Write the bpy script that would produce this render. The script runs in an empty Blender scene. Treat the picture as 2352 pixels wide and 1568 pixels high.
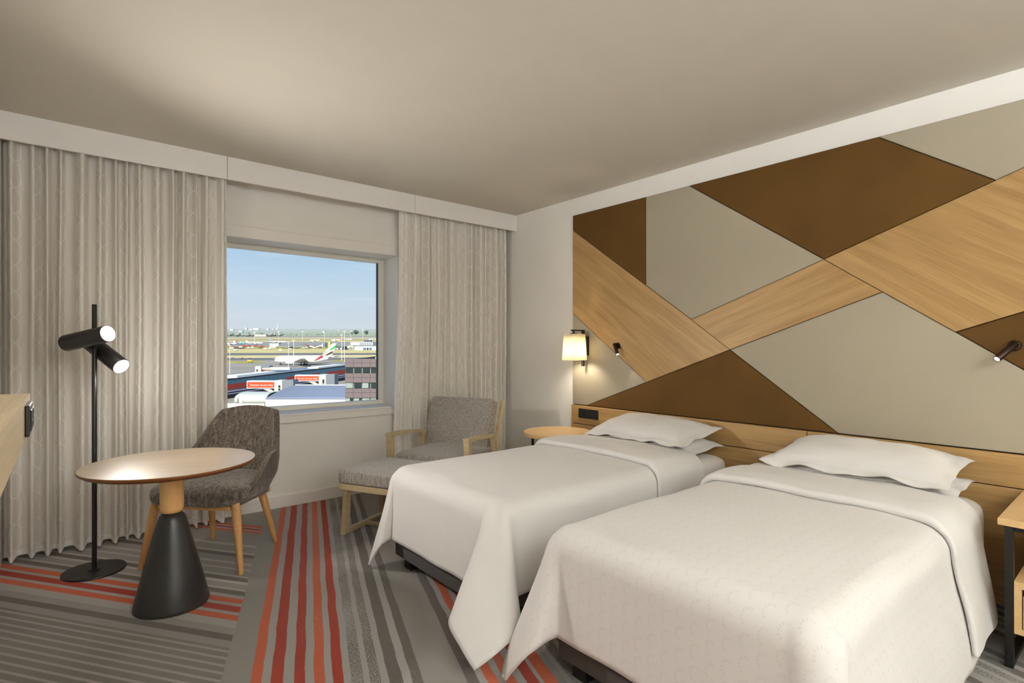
import bpy, bmesh, math, random
from mathutils import Vector, Matrix, noise
random.seed(7)
sc = bpy.context.scene
COL = sc.collection

# ------------------------------------------------------------------ camera
F_PX, CX, CY, EYE = 1234.0, 1176.0, 797.0, 1.25        # focal length, principal column, horizon row, eye height
YAW = math.atan((CX - 150.0) / F_PX)
S_, C_ = math.sin(YAW), math.cos(YAW)
cam_d = bpy.data.cameras.new('camera'); cam = bpy.data.objects.new('camera', cam_d); COL.objects.link(cam)
cam_d.sensor_width = 36.0; cam_d.lens = 36.0 * F_PX / 2352.0
cam_d.shift_y = (CY - 784.0) / 2352.0
cam_d.clip_start = 0.02; cam_d.clip_end = 60000
cam.location = (0, 0, EYE); cam.rotation_euler = (math.pi / 2, 0, -YAW)
sc.camera = cam
vs = sc.view_settings
vs.view_transform = 'Standard'; vs.look = 'None'; vs.gamma = 1.0; vs.use_curve_mapping = False
vs.exposure = 0.18
sc.cycles.use_denoising = True
sc.cycles.max_bounces = 10; sc.cycles.diffuse_bounces = 6; sc.cycles.transparent_max_bounces = 16
sc.cycles.caustics_reflective = False; sc.cycles.caustics_refractive = False

# ------------------------------------------------------------------ node helpers
def lin(c):
    return tuple(((x / 12.92) if x <= 0.04045 else ((x + 0.055) / 1.055) ** 2.4) for x in [v / 255.0 for v in c]) + (1.0,)

class NT:
    def __init__(s, tree):
        s.t = tree; s.n = tree.nodes; s.l = tree.links
    def new(s, typ, **kw):
        n = s.n.new(typ)
        for k, v in kw.items(): setattr(n, k, v)
        return n
    def put(s, sock, v):
        if isinstance(v, bpy.types.NodeSocket): s.l.new(v, sock)
        elif v is not None:
            try: sock.default_value = v
            except Exception: sock.default_value = tuple(v)[:len(sock.default_value)]
    def m(s, op, a, b=None, c=None, clamp=False):
        n = s.new('ShaderNodeMath', operation=op); n.use_clamp = clamp
        s.put(n.inputs[0], a)
        if b is not None: s.put(n.inputs[1], b)
        if c is not None: s.put(n.inputs[2], c)
        return n.outputs[0]
    def mix(s, f, a, b):
        n = s.new('ShaderNodeMix', data_type='RGBA')
        s.put(n.inputs[0], f); s.put(n.inputs[6], a); s.put(n.inputs[7], b)
        return n.outputs[2]
    def ramp(s, f, stops, interp='LINEAR'):
        n = s.new('ShaderNodeValToRGB'); cr = n.color_ramp; cr.interpolation = interp
        while len(cr.elements) > 1: cr.elements.remove(cr.elements[-1])
        cr.elements[0].position = stops[0][0]; cr.elements[0].color = stops[0][1]
        for p, c in stops[1:]:
            e = cr.elements.new(p); e.color = c
        s.put(n.inputs[0], f)
        return n.outputs[0]
    def noise(s, vec, scale, detail=2.0, rough=0.5, dist=0.0):
        n = s.new('ShaderNodeTexNoise'); s.put(n.inputs['Vector'], vec)
        n.inputs['Scale'].default_value = scale; n.inputs['Detail'].default_value = detail
        n.inputs['Roughness'].default_value = rough; n.inputs['Distortion'].default_value = dist
        return n.outputs[0]
    def mapping(s, vec, rot=(0, 0, 0), scale=(1, 1, 1), loc=(0, 0, 0)):
        n = s.new('ShaderNodeMapping'); s.put(n.inputs[0], vec)
        n.inputs['Location'].default_value = loc; n.inputs['Rotation'].default_value = rot; n.inputs['Scale'].default_value = scale
        return n.outputs[0]
    def bump(s, h, strength=0.3, dist=0.01):
        n = s.new('ShaderNodeBump'); n.inputs['Strength'].default_value = strength; n.inputs['Distance'].default_value = dist
        s.put(n.inputs['Height'], h)
        return n.outputs[0]

def newmat(name):
    m = bpy.data.materials.new(name); m.use_nodes = True
    t = NT(m.node_tree); t.n.clear()
    out = t.new('ShaderNodeOutputMaterial')
    return m, t, out

def principled(t, out, col, rough=0.5, metal=0.0, normal=None, spec=0.5, sheen=0.0, emis=None, estr=0.0, trans=0.0):
    p = t.new('ShaderNodeBsdfPrincipled')
    t.put(p.inputs['Base Color'], col); t.put(p.inputs['Roughness'], rough); p.inputs['Metallic'].default_value = metal
    p.inputs['Specular IOR Level'].default_value = spec
    if sheen: p.inputs['Sheen Weight'].default_value = sheen
    if normal is not None: t.put(p.inputs['Normal'], normal)
    if emis is not None:
        t.put(p.inputs['Emission Color'], emis); p.inputs['Emission Strength'].default_value = estr
    t.l.new(p.outputs[0], out.inputs[0])
    return p

MATS = {}
def flat(name, c, rough=0.6, metal=0.0, var=0.06, vscale=6.0, bump=0.0, bscale=200.0, spec=0.5, emis=0.0, sheen=0.0):
    if name in MATS: return MATS[name]
    m, t, out = newmat(name)
    tc = t.new('ShaderNodeTexCoord').outputs['Object']
    a = lin(c); nz = t.noise(tc, vscale, 3.0)
    lo = tuple(x * (1 - var) for x in a[:3]) + (1,); hi = tuple(min(1, x * (1 + var)) for x in a[:3]) + (1,)
    col = t.ramp(nz, [(0.3, lo), (0.7, hi)])
    nrm = t.bump(t.noise(tc, bscale, 2.0), bump, 0.002) if bump else None
    principled(t, out, col, rough, metal, nrm, spec, sheen, emis=a if emis else None, estr=emis)
    MATS[name] = m
    return m

def wood(name, c_lo, c_hi, axis=(0, 0, 0), rough=0.45, gscale=1.0, coat=0.0):
    """oak veneer: grain runs along the local X of the rotated object coordinates"""
    if name in MATS: return MATS[name]
    m, t, out = newmat(name)
    tc = t.new('ShaderNodeTexCoord').outputs['Object']
    v = t.mapping(tc, rot=axis)
    big = t.noise(t.mapping(v, scale=(0.6, 7.0, 7.0)), 2.2 * gscale, 4.0, 0.55, 0.8)
    fine = t.noise(t.mapping(v, scale=(3.0, 160.0, 160.0)), 1.4 * gscale, 3.0, 0.65)
    pores = t.noise(t.mapping(v, scale=(10.0, 420.0, 420.0)), 1.0 * gscale, 2.0, 0.6)
    f = t.m('ADD', t.m('MULTIPLY', big, 0.55), t.m('MULTIPLY', fine, 0.45))
    col = t.ramp(f, [(0.34, lin(c_lo)), (0.50, lin(tuple((a + b) / 2 for a, b in zip(c_lo, c_hi)))), (0.66, lin(c_hi))])
    dark = t.m('MULTIPLY', t.m('GREATER_THAN', pores, 0.60), 0.22)
    col = t.mix(dark, col, lin(tuple(x * 0.72 for x in c_lo)))
    p = principled(t, out, col, rough, 0.0, t.bump(fine, 0.08, 0.001), 0.4)
    if coat: p.inputs['Coat Weight'].default_value = coat; p.inputs['Coat Roughness'].default_value = 0.30
    MATS[name] = m
    return m

def tweed(name, stops, scale=420.0, stretch=(1, 1, 0.45), rough=0.95, bump=0.5, big=0.0):
    if name in MATS: return MATS[name]
    m, t, out = newmat(name)
    tc = t.new('ShaderNodeTexCoord').outputs['Object']
    n1 = t.noise(t.mapping(tc, scale=stretch), scale, 2.0, 0.6)
    n2 = t.noise(t.mapping(tc, scale=(stretch[0], stretch[1], stretch[2] * 0.3)), scale * 0.35, 2.0, 0.6)
    f = t.m('ADD', t.m('MULTIPLY', n1, 0.62), t.m('MULTIPLY', n2, 0.38))
    col = t.ramp(f, [(p, lin(c)) for p, c in stops])
    principled(t, out, col, rough, 0.0, t.bump(n1, bump, 0.003), 0.15, sheen=0.25)
    MATS[name] = m
    return m

# ------------------------------------------------------------------ world, sun, large lights
SUN_DIR = Vector((0.62, 0.56, -0.62)).normalized()      # light travels: from behind the building, to the left
w = bpy.data.worlds.new('world'); sc.world = w; w.use_nodes = True
t = NT(w.node_tree); t.n.clear()
wout = t.new('ShaderNodeOutputWorld'); bg = t.new('ShaderNodeBackground')
tc = t.new('ShaderNodeTexCoord').outputs['Generated']
sep = t.new('ShaderNodeSeparateXYZ'); t.l.new(tc, sep.inputs[0])
grad = t.ramp(sep.outputs[2], [(0.0, lin((204, 208, 216))), (0.035, lin((201, 209, 219))), (0.10, lin((188, 207, 224))),
                               (0.19, lin((158, 192, 221))), (0.5, lin((95, 150, 205))), (1.0, lin((60, 110, 180)))])
cl = t.noise(t.mapping(tc, scale=(2.2, 2.2, 16.0)), 2.3, 6.0, 0.6, 0.4)
cmask = t.m('MULTIPLY', t.ramp(cl, [(0.50, (0, 0, 0, 1)), (0.72, (1, 1, 1, 1))]), 0.40)
t.l.new(t.mix(cmask, grad, lin((214, 219, 228))), bg.inputs[0])
bg.inputs[1].default_value = 1.0
t.l.new(bg.outputs[0], wout.inputs[0])

sun_d = bpy.data.lights.new('sun', 'SUN'); sun = bpy.data.objects.new('sun', sun_d); COL.objects.link(sun)
sun_d.energy = 5.2; sun_d.angle = 0.01; sun_d.color = (1.0, 0.93, 0.82)
sun.rotation_euler = SUN_DIR.to_track_quat('-Z', 'Y').to_euler()

ROOM_X0, ROOM_X1, ROOM_Y0, ROOM_Y1, ROOM_Z = -0.285, 3.527, -3.0, 4.38, 2.587
FILL_DOWNLIGHTS = [(0.75, -0.35, 2), (2.05, -0.75, 2), (1.45, -1.9, 5)]       # unseen ceiling lamps added above and behind the photographer as fill
LAMP_COL = (0.855, 0.94, 1.0)
FILL_UPLIGHTS = [(0.15, -1.65, 115), (1.20, -2.0, 75), (2.60, -2.3, 28), (1.20, -2.7, 65)]                     # unseen uplights added behind the photographer to brighten the room

# ------------------------------------------------------------------ mesh helpers
def obj(name, bm, mat, parent=None, smooth=False, loc=None, rot=None, angle=None):
    me = bpy.data.meshes.new(name); bm.normal_update(); bm.to_mesh(me); bm.free()
    if mat is not None:
        for mm in (mat if isinstance(mat, (list, tuple)) else [mat]): me.materials.append(mm)
    o = bpy.data.objects.new(name, me); COL.objects.link(o)
    if parent is not None: o.parent = parent
    if loc is not None: o.location = loc
    if rot is not None: o.rotation_euler = rot
    if smooth:
        for p in me.polygons: p.use_smooth = True
        if angle:
            try: me.set_sharp_from_angle(angle=math.radians(angle))
            except Exception: pass
    return o

def tag(o, label=None, cat=None, group=None, kind=None):
    if label: o['label'] = label
    if cat: o['category'] = cat
    if group: o['group'] = group
    if kind: o['kind'] = kind
    return o

def thing(name, label, cat, loc=(0, 0, 0), rz=0.0, group=None):
    e = bpy.data.objects.new(name, None); COL.objects.link(e); e.empty_display_size = 0.1
    e.location = loc; e.rotation_euler = (0, 0, rz)
    return tag(e, label, cat, group)

def box(x0, x1, y0, y1, z0, z1, bev=0.0, seg=2, bm=None, mat4=None):
    b = bm or bmesh.new()
    r = bmesh.ops.create_cube(b, size=1.0)
    M = Matrix.Translation(((x0 + x1) / 2, (y0 + y1) / 2, (z0 + z1) / 2)) @ Matrix.Diagonal((x1 - x0, y1 - y0, z1 - z0, 1))
    if mat4 is not None: M = mat4 @ M
    bmesh.ops.transform(b, matrix=M, verts=r['verts'])
    if bev:
        es = list({e for v in r['verts'] for e in v.link_edges})
        bmesh.ops.bevel(b, geom=es, offset=bev, segments=seg, profile=0.5, affect='EDGES')
    return b

def lathe(prof, seg=48, bm=None, center=(0, 0), caps=True):
    b = bm or bmesh.new(); rings = []
    for r, z in prof:
        if r < 1e-6:
            rings.append([b.verts.new((center[0], center[1], z))])
        else:
            rings.append([b.verts.new((center[0] + r * math.cos(2 * math.pi * k / seg), center[1] + r * math.sin(2 * math.pi * k / seg), z)) for k in range(seg)])
    for A, B in zip(rings, rings[1:]):
        for k in range(seg):
            k2 = (k + 1) % seg
            if len(A) == 1 and len(B) == 1: continue
            if len(A) == 1: b.faces.new((A[0], B[k2], B[k]))
            elif len(B) == 1: b.faces.new((A[k], A[k2], B[0]))
            else: b.faces.new((A[k], A[k2], B[k2], B[k]))
    if caps:
        if len(rings[0]) > 1: b.faces.new(list(reversed(rings[0])))
        if len(rings[-1]) > 1: b.faces.new(rings[-1])
    bmesh.ops.recalc_face_normals(b, faces=b.faces)
    return b

def cyl(p0, p1, r0, r1=None, seg=20, bm=None, prof=None):
    """tube from p0 to p1; prof = optional list of (t, radius)"""
    b = bm or bmesh.new(); p0 = Vector(p0); p1 = Vector(p1); r1 = r0 if r1 is None else r1
    L = (p1 - p0).length; q = (p1 - p0).to_track_quat('Z', 'Y').to_matrix().to_4x4()
    n0 = set(b.verts)
    lathe([(r, tt * L) for tt, r in (prof or [(0, r0), (1, r1)])], seg, b)
    vs_ = [v for v in b.verts if v not in n0]
    bmesh.ops.transform(b, matrix=Matrix.Translation(p0) @ q, verts=vs_)
    return b

def prism(poly, y0, y1, bev=0.0, seg=2, bm=None):
    """poly in (x,z); extruded along y from y0 (front) to y1"""
    b = bm or bmesh.new()
    fr = [b.verts.new((p[0], y0, p[1])) for p in poly]; bk = [b.verts.new((p[0], y1, p[1])) for p in poly]
    n = len(poly)
    f = [b.faces.new(fr), b.faces.new(list(reversed(bk)))]
    for i in range(n): f.append(b.faces.new((fr[i], bk[i], bk[(i + 1) % n], fr[(i + 1) % n])))
    bmesh.ops.recalc_face_normals(b, faces=f)
    if bev:
        es = [e for e in b.edges if all(v in fr for v in e.verts)]
        bmesh.ops.bevel(b, geom=es, offset=bev, segments=seg, profile=0.5, affect='EDGES')
    return b

def grid(nu, nv, fn, bm=None, uv=None, wrap_u=False):
    b = bm or bmesh.new(); V = []
    for i in range(nu):
        V.append([b.verts.new(fn(i / ((nu) if wrap_u else (nu - 1)), j / (nv - 1))) for j in range(nv)])
    ul = b.loops.layers.uv.verify() if uv else None
    for i in range(nu if wrap_u else nu - 1):
        i2 = (i + 1) % nu
        for j in range(nv - 1):
            f = b.faces.new((V[i][j], V[i2][j], V[i2][j + 1], V[i][j + 1]))
            if ul:
                for lp, (a, c) in zip(f.loops, ((i, j), (i + 1, j), (i + 1, j + 1), (i, j + 1))):
                    lp[ul].uv = uv(a / (nu - 1), c / (nv - 1))
    return b

def solidify(o, th, offset=0.0):
    m = o.modifiers.new('thickness', 'SOLIDIFY'); m.thickness = th; m.offset = offset; return o
def subsurf(o, lv=1):
    m = o.modifiers.new('smooth', 'SUBSURF'); m.levels = lv; m.render_levels = lv; return o
def sstep(a, b, x):
    x = max(0.0, min(1.0, (x - a) / (b - a))); return x * x * (3 - 2 * x)
def nz(x, y, z=0.0): return noise.noise(Vector((x, y, z)))

# ------------------------------------------------------------------ materials
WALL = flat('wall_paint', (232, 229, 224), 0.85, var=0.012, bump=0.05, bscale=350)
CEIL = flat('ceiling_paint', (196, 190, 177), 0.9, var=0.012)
TRIM = flat('white_trim', (232, 228, 224), 0.5, var=0.012)
FRAME = flat('window_frame_paint', (232, 230, 222), 0.4, var=0.01)
BLACK = flat('black_metal', (22, 20, 19), 0.38, var=0.1, spec=0.4)
BLACKP = flat('black_plastic', (30, 29, 29), 0.35, var=0.08)
BRONZE = flat('bronze_metal', (58, 42, 36), 0.32, metal=0.7, var=0.1)
BEDBASE = flat('bed_base_fabric', (84, 80, 77), 0.9, var=0.1, bump=0.3, bscale=900)
OAK_LO, OAK_HI = (172, 126, 70), (206, 162, 100)
OAK_H = wood('oak_along_wall', OAK_LO, OAK_HI, (0, 0, math.pi / 2))
OAK_UP = wood('oak_band_down', OAK_LO, OAK_HI, (math.atan(0.72), 0, 0) and (0, 0, 0))
CHAIRWOOD = wood('beech_leg', (186, 138, 84), (212, 166, 108), (0, math.pi / 2, 0), 0.45, 1.6)
ASHWOOD = wood('ash_frame', (170, 150, 114), (198, 179, 144), (0, 0, 0), 0.5, 1.6)
TABLEWOOD = wood('tabletop_oak', (150, 128, 100), (180, 157, 127), (0, 0, 0.55), 0.42, 1.3, coat=1.0)
LEDGEWOOD = wood('pale_oak', (200, 178, 142), (222, 203, 168), (0, 0, math.pi / 2), 0.5)
SIDEWOOD = wood('side_table_oak', (200, 162, 112), (220, 185, 136), (0, 0, 0.2), 0.45)

def wall_wood(name, slope):
    """grain along a line of given slope (dz/dy) on the headboard wall plane (YZ)"""
    m, t, out = newmat(name)
    tc = t.new('ShaderNodeTexCoord').outputs['Object']
    a = math.atan(slope)
    sp = t.new('ShaderNodeSeparateXYZ'); t.l.new(tc, sp.inputs[0])
    al = t.m('ADD', t.m('MULTIPLY', sp.outputs[1], math.cos(a)), t.m('MULTIPLY', sp.outputs[2], math.sin(a)))
    ac = t.m('SUBTRACT', t.m('MULTIPLY', sp.outputs[2], math.cos(a)), t.m('MULTIPLY', sp.outputs[1], math.sin(a)))
    cb = t.new('ShaderNodeCombineXYZ'); t.l.new(al, cb.inputs[0]); t.l.new(ac, cb.inputs[1]); t.l.new(sp.outputs[0], cb.inputs[2])
    v = cb.outputs[0]
    big = t.noise(t.mapping(v, scale=(0.5, 7.0, 1.0)), 2.4, 4.0, 0.55, 0.7)
    fine = t.noise(t.mapping(v, scale=(2.0, 150.0, 1.0)), 1.4, 3.0, 0.65)
    f = t.m('ADD', t.m('MULTIPLY', big, 0.55), t.m('MULTIPLY', fine, 0.45))
    col = t.ramp(f, [(0.34, lin((146, 112, 68))), (0.5, lin((167, 132, 84))), (0.66, lin((185, 150, 100)))])
    principled(t, out, col, 0.45, 0.0, t.bump(fine, 0.08, 0.001), 0.4)
    return m
OAK_A = wall_wood('oak_falling_grain', 0.72)
OAK_B = wall_wood('oak_rising_grain', -0.367)
OAK_0 = wall_wood('oak_level_grain', 0.0)
BROWN = flat('brown_upholstery', (92, 63, 20), 0.75, var=0.10, vscale=3, bump=0.25, bscale=700, sheen=0.0, spec=0.3)
GREIGE = flat('greige_upholstery', (162, 152, 134), 0.8, var=0.025, vscale=2, bump=0.15, bscale=700)
GAP = flat('dark_joint', (30, 24, 18), 0.9)
LINEN = flat('white_linen', (213, 210, 208), 0.85, var=0.015, vscale=10, bump=0.10, bscale=600, sheen=0.1)
SHEET = flat('fitted_sheet', (212, 208, 205), 0.85, var=0.015, vscale=8, bump=0.08, bscale=500)
TWEED_L = tweed('grey_tweed', [(0.365, (44, 39, 36)), (0.42, (118, 110, 103)), (0.50, (152, 145, 137)), (0.64, (186, 179, 170))], 400, (1, 1, 0.55))
TWEED_D = tweed('brown_grey_fabric', [(0.34, (44, 38, 32)), (0.5, (84, 75, 66)), (0.66, (118, 108, 98))], 300, (1, 1, 0.3))
CHENILLE = tweed('chenille_seat', [(0.34, (54, 47, 42)), (0.48, (96, 87, 79)), (0.6, (132, 122, 112)), (0.7, (156, 146, 136))], 190, (1, 0.45, 1))
GLOW = flat('lamp_lens', (255, 240, 214), 0.5, var=0.0, emis=2.6)

def linen_print():
    m, t, out = newmat('printed_linen')
    uvn = t.new('ShaderNodeUVMap').outputs[0]
    sp = t.new('ShaderNodeSeparateXYZ'); t.l.new(uvn, sp.inputs[0])
    P = 0.062
    vrow = t.m('DIVIDE', sp.outputs[1], P * 0.8)
    row = t.m('FLOOR', vrow)
    u = t.m('ADD', t.m('DIVIDE', sp.outputs[0], P), t.m('MULTIPLY', t.m('MODULO', row, 2.0), 0.5))
    fu = t.m('SUBTRACT', t.m('FRACT', u), 0.5); fv = t.m('SUBTRACT', t.m('FRACT', vrow), 0.42)
    r = t.m('SQRT', t.m('ADD', t.m('MULTIPLY', fu, fu), t.m('MULTIPLY', fv, fv)))
    ring = t.m('LESS_THAN', t.m('ABSOLUTE', t.m('SUBTRACT', r, 0.34)), 0.075)
    ang = t.m('ARCTAN2', fv, fu)
    leaf = t.m('GREATER_THAN', t.m('SINE', t.m('MULTIPLY', ang, 13.0)), -0.1)
    half = t.m('GREATER_THAN', t.m('ADD', fv, t.m('MULTIPLY', fu, 0.5)), -0.08)
    mk = t.m('MULTIPLY', t.m('MULTIPLY', ring, leaf), half)
    tc2 = t.new('ShaderNodeTexCoord').outputs['Object']
    col = t.mix(t.m('MULTIPLY', mk, 0.32), lin((213, 209, 207)), lin((188, 183, 180)))
    principled(t, out, col, 0.82, 0.0, t.bump(t.noise(tc2, 600, 2.0), 0.08, 0.002), 0.3, sheen=0.1)
    return m
LINENP = linen_print()

def curtain_mat(name, c, transp, transl):
    m, t, out = newmat(name)
    uvn = t.new('ShaderNodeUVMap').outputs[0]
    sp = t.new('ShaderNodeSeparateXYZ'); t.l.new(uvn, sp.inputs[0])
    U, V = sp.outputs[0], sp.outputs[1]
    W_, Pz = 0.15, 0.30
    # embroidered ogee lattice
    wv = t.m('MULTIPLY', t.m('COSINE', t.m('MULTIPLY', V, 2 * math.pi / Pz)), 0.27)
    cl_ = t.m('MINIMUM', t.m('MAXIMUM', t.m('MULTIPLY', wv, 1.25), -0.225), 0.225)
    def line(sgn):
        x = t.m('ADD', t.m('DIVIDE', U, W_), t.m('MULTIPLY', cl_, sgn))
        return t.m('LESS_THAN', t.m('ABSOLUTE', t.m('SUBTRACT', t.m('FRACT', x), 0.5)), 0.014)
    ln = t.m('MAXIMUM', line(1.0), line(-1.0))
    stripe = t.m('GREATER_THAN', t.m('FRACT', t.m('DIVIDE', U, 0.0085)), 0.42)
    base = t.mix(t.m('MULTIPLY', stripe, 0.5), lin(c), lin(tuple(x * 0.90 for x in c)))
    col = t.mix(t.m('MULTIPLY', ln, 0.95), base, lin((255, 254, 250)))
    hemb = t.m('LESS_THAN', V, 0.062)
    col = t.mix(t.m('MULTIPLY', hemb, 0.6), col, lin((252, 250, 246)))
    d = t.new('ShaderNodeBsdfDiffuse'); t.put(d.inputs[0], col)
    tl = t.new('ShaderNodeBsdfTranslucent'); t.put(tl.inputs[0], col)
    mx = t.new('ShaderNodeMixShader'); mx.inputs[0].default_value = transl
    t.l.new(d.outputs[0], mx.inputs[1]); t.l.new(tl.outputs[0], mx.inputs[2])
    tr = t.new('ShaderNodeBsdfTransparent')
    mx2 = t.new('ShaderNodeMixShader')
    fac = t.m('MULTIPLY', t.m('SUBTRACT', 1.0, t.m('MULTIPLY', ln, 0.6)), t.m('SUBTRACT', transp + 0.06, t.m('MULTIPLY', stripe, 0.10)))
    t.l.new(fac, mx2.inputs[0]); t.l.new(mx.outputs[0], mx2.inputs[1]); t.l.new(tr.outputs[0], mx2.inputs[2])
    t.l.new(mx2.outputs[0], out.inputs[0])
    return m
CURT = curtain_mat('sheer_curtain', (242, 237, 230), 0.06, 0.12)

def glass_mat():
    m, t, out = newmat('window_glass')
    tr = t.new('ShaderNodeBsdfTransparent'); tr.inputs[0].default_value = (0.98, 0.99, 0.985, 1)
    gl = t.new('ShaderNodeBsdfGlossy'); gl.inputs['Roughness'].default_value = 0.02
    fr = t.new('ShaderNodeFresnel'); fr.inputs[0].default_value = 1.10
    mx = t.new('ShaderNodeMixShader'); t.l.new(fr.outputs[0], mx.inputs[0])
    t.l.new(tr.outputs[0], mx.inputs[1]); t.l.new(gl.outputs[0], mx.inputs[2]); t.l.new(mx.outputs[0], out.inputs[0])
    return m
GLASS = glass_mat()

def carpet_mat():
    m, t, out = newmat('striped_carpet')
    tc = t.new('ShaderNodeTexCoord').outputs['Object']
    sp = t.new('ShaderNodeSeparateXYZ'); t.l.new(tc, sp.inputs[0]); X, Y = sp.outputs[0], sp.outputs[1]
    jit = t.m('MULTIPLY', t.m('SUBTRACT', t.noise(tc, 260, 2.0), 0.5), 0.010)
    jit2 = t.m('MULTIPLY', t.m('SUBTRACT', t.noise(tc, 5, 1.0), 0.5), 0.012)
    a = t.m('ADD', t.m('SUBTRACT', t.m('MULTIPLY', X, 0.945), t.m('MULTIPLY', Y, 0.328)), t.m('ADD', jit, jit2))
    b = t.m('ADD', t.m('ADD', t.m('MULTIPLY', X, 0.82), t.m('MULTIPLY', Y, 0.573)), jit)
    G0, G1, GD, GL = lin((150, 145, 141)), lin((134, 129, 124)), lin((94, 86, 80)), lin((160, 154, 150))
    R0, R1 = lin((150, 40, 15)), lin((180, 82, 46))
    def bands(f, lo, hi, lst):
        k = t.m('DIVIDE', t.m('SUBTRACT', f, lo), hi - lo)
        cs = t.ramp(k, [((p - lo) / (hi - lo), c) for p, c, _ in lst], 'CONSTANT')
        ms = t.ramp(k, [((p - lo) / (hi - lo), (q, q, q, 1)) for p, _, q in lst], 'CONSTANT')
        return cs, ms
    # --- field A: stripes that run towards the window
    far = t.m('GREATER_THAN', a, 0.90)
    am = t.m('ADD', t.m('MODULO', t.m('SUBTRACT', a, 0.90), 0.49), 0.125)
    ax = t.m('ADD', t.m('MULTIPLY', a, t.m('SUBTRACT', 1.0, far)), t.m('MULTIPLY', am, far))
    A = [(-.40, G1, 0), (-.214, R1, .25), (-.172, G0, 0), (-.140, R0, .1), (-.099, G0, 0), (-.060, R0, .3), (-.019, G0, 0),
         (.011, R1, .35), (.050, G0, 0), (.080, R0, .05), (.115, G0, 0), (.143, GD, .75), (.188, G0, 0), (.208, GD, .7), (.247, G0, 0),
         (.276, GD, .3), (.325, G0, 0), (.358, GD, .3), (.397, G1, 0), (.550, GD, .2), (.592, G0, 0), (.620, R1, .3), (.657, G0, 0),
         (.684, R1, .4), (.725, G0, 0), (.754, R0, .05), (.797, G0, 0), (.817, R1, .3), (.863, G1, 0)]
    ca, ma = bands(ax, -.45, .95, A)
    # --- field B: stripes that run across, left of the seam
    fine = t.m('FRACT', t.m('DIVIDE', b, 0.0425))
    fcol = t.mix(t.m('GREATER_THAN', fine, 0.68), t.mix(t.noise(tc, 2.2, 2.0), lin((92, 87, 81)), lin((128, 122, 116))), lin((146, 139, 134)))
    B = [(1.80, G1, 0), (1.886, GD, .25), (1.93, G1, 0), (1.975, G0, 0), (2.031, R1, .25), (2.072, G0, 0), (2.098, R0, .05), (2.149, G0, 0), (2.171, R1, .25),
         (2.216, G0, 0), (2.245, GD, .35), (2.285, GL, 0), (2.305, G1, 0), (2.355, GL, 0), (2.378, GD, .3), (2.418, GL, 0), (2.44, G1, 0), (2.495, GL, 0),
         (2.515, G1, 0), (2.565, GL, 0), (2.59, G1, 0), (2.655, GD, .3), (2.698, GL, 0), (2.72, G1, 0), (2.80, GL, 0), (2.83, G1, 0),
         (3.02, R1, .3), (3.05, G0, 0), (3.07, R0, .1), (3.10, G0, 0), (3.118, R1, .3), (3.15, G1, 0)]
    cb, mb = bands(b, 1.75, 3.30, B)
    isf = t.m('LESS_THAN', b, 1.845)
    cb = t.mix(isf, cb, fcol); mb = t.m('MULTIPLY', mb, t.m('SUBTRACT', 1.0, isf))
    inA = t.m('GREATER_THAN', a, -0.312)
    col = t.mix(inA, cb, ca); mo = t.mix(inA, mb, ma)
    # speckled breakup of the yarn
    sp1 = t.noise(tc, 150, 3.0, 0.75); sp2 = t.noise(t.mapping(tc, loc=(3, 5, 0)), 2.6, 2.0)
    thr = t.m('SUBTRACT', 0.74, t.m('MULTIPLY', mo, t.m('ADD', 0.10, t.m('MULTIPLY', sp2, 0.48))))
    brk = t.m('GREATER_THAN', sp1, thr)
    col = t.mix(t.m('MULTIPLY', brk, 0.85), col, G0)
    red = t.m('MULTIPLY', sp2, 0.0)
    fz = t.noise(tc, 380, 3.0, 0.8)
    val = t.m('ADD', 0.50, t.m('MULTIPLY', fz, 1.24))
    hs = t.new('ShaderNodeHueSaturation'); t.l.new(col, hs.inputs['Color']); t.l.new(val, hs.inputs['Value'])
    principled(t, out, hs.outputs[0], 1.0, 0.0, t.bump(fz, 0.6, 0.004), 0.1, sheen=0.15)
    return m
CARPET = carpet_mat()

# ------------------------------------------------------------------ room shell
def struct(name, bm, mat, parent=None, **k):
    o = obj(name, bm, mat, parent, **k)
    if parent is None: o['kind'] = 'structure'
    return o
T = 0.25
struct('floor', box(ROOM_X0 - T, ROOM_X1 + T, ROOM_Y0 - T, ROOM_Y1 + T, -0.2, 0), CARPET)
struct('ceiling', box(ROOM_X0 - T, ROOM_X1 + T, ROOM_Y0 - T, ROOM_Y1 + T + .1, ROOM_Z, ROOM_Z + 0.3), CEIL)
struct('wall_left', box(ROOM_X0 - T, ROOM_X0, ROOM_Y0 - T, ROOM_Y1 + T, 0, ROOM_Z), WALL)
struct('wall_headboard', box(ROOM_X1, ROOM_X1 + T, ROOM_Y0 - T, ROOM_Y1 + T, 0, ROOM_Z), WALL)
struct('wall_back', box(ROOM_X0, ROOM_X1, ROOM_Y0 - T, ROOM_Y0, 0, ROOM_Z), WALL)
WX0, WX1, WZ0, WZ1 = 0.885, 2.296, 0.715, 2.068
DEPTH = 0.34
b = bmesh.new()
box(ROOM_X0, WX0, ROOM_Y1, ROOM_Y1 + DEPTH, 0, ROOM_Z, bm=b); box(WX1, ROOM_X1, ROOM_Y1, ROOM_Y1 + DEPTH, 0, ROOM_Z, bm=b)
box(WX0, WX1, ROOM_Y1, ROOM_Y1 + DEPTH, 0, WZ0, bm=b); box(WX0, WX1, ROOM_Y1, ROOM_Y1 + DEPTH, WZ1, ROOM_Z, bm=b)
struct('wall_window', b, WALL)
struct('baseboard_window', box(ROOM_X0, ROOM_X1, ROOM_Y1 - 0.016, ROOM_Y1, 0, 0.095, 0.003), TRIM)
struct('baseboard_headboard', box(ROOM_X1 - 0.016, ROOM_X1, 3.37, ROOM_Y1 - 0.016, 0, 0.095, 0.003), TRIM)
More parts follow.
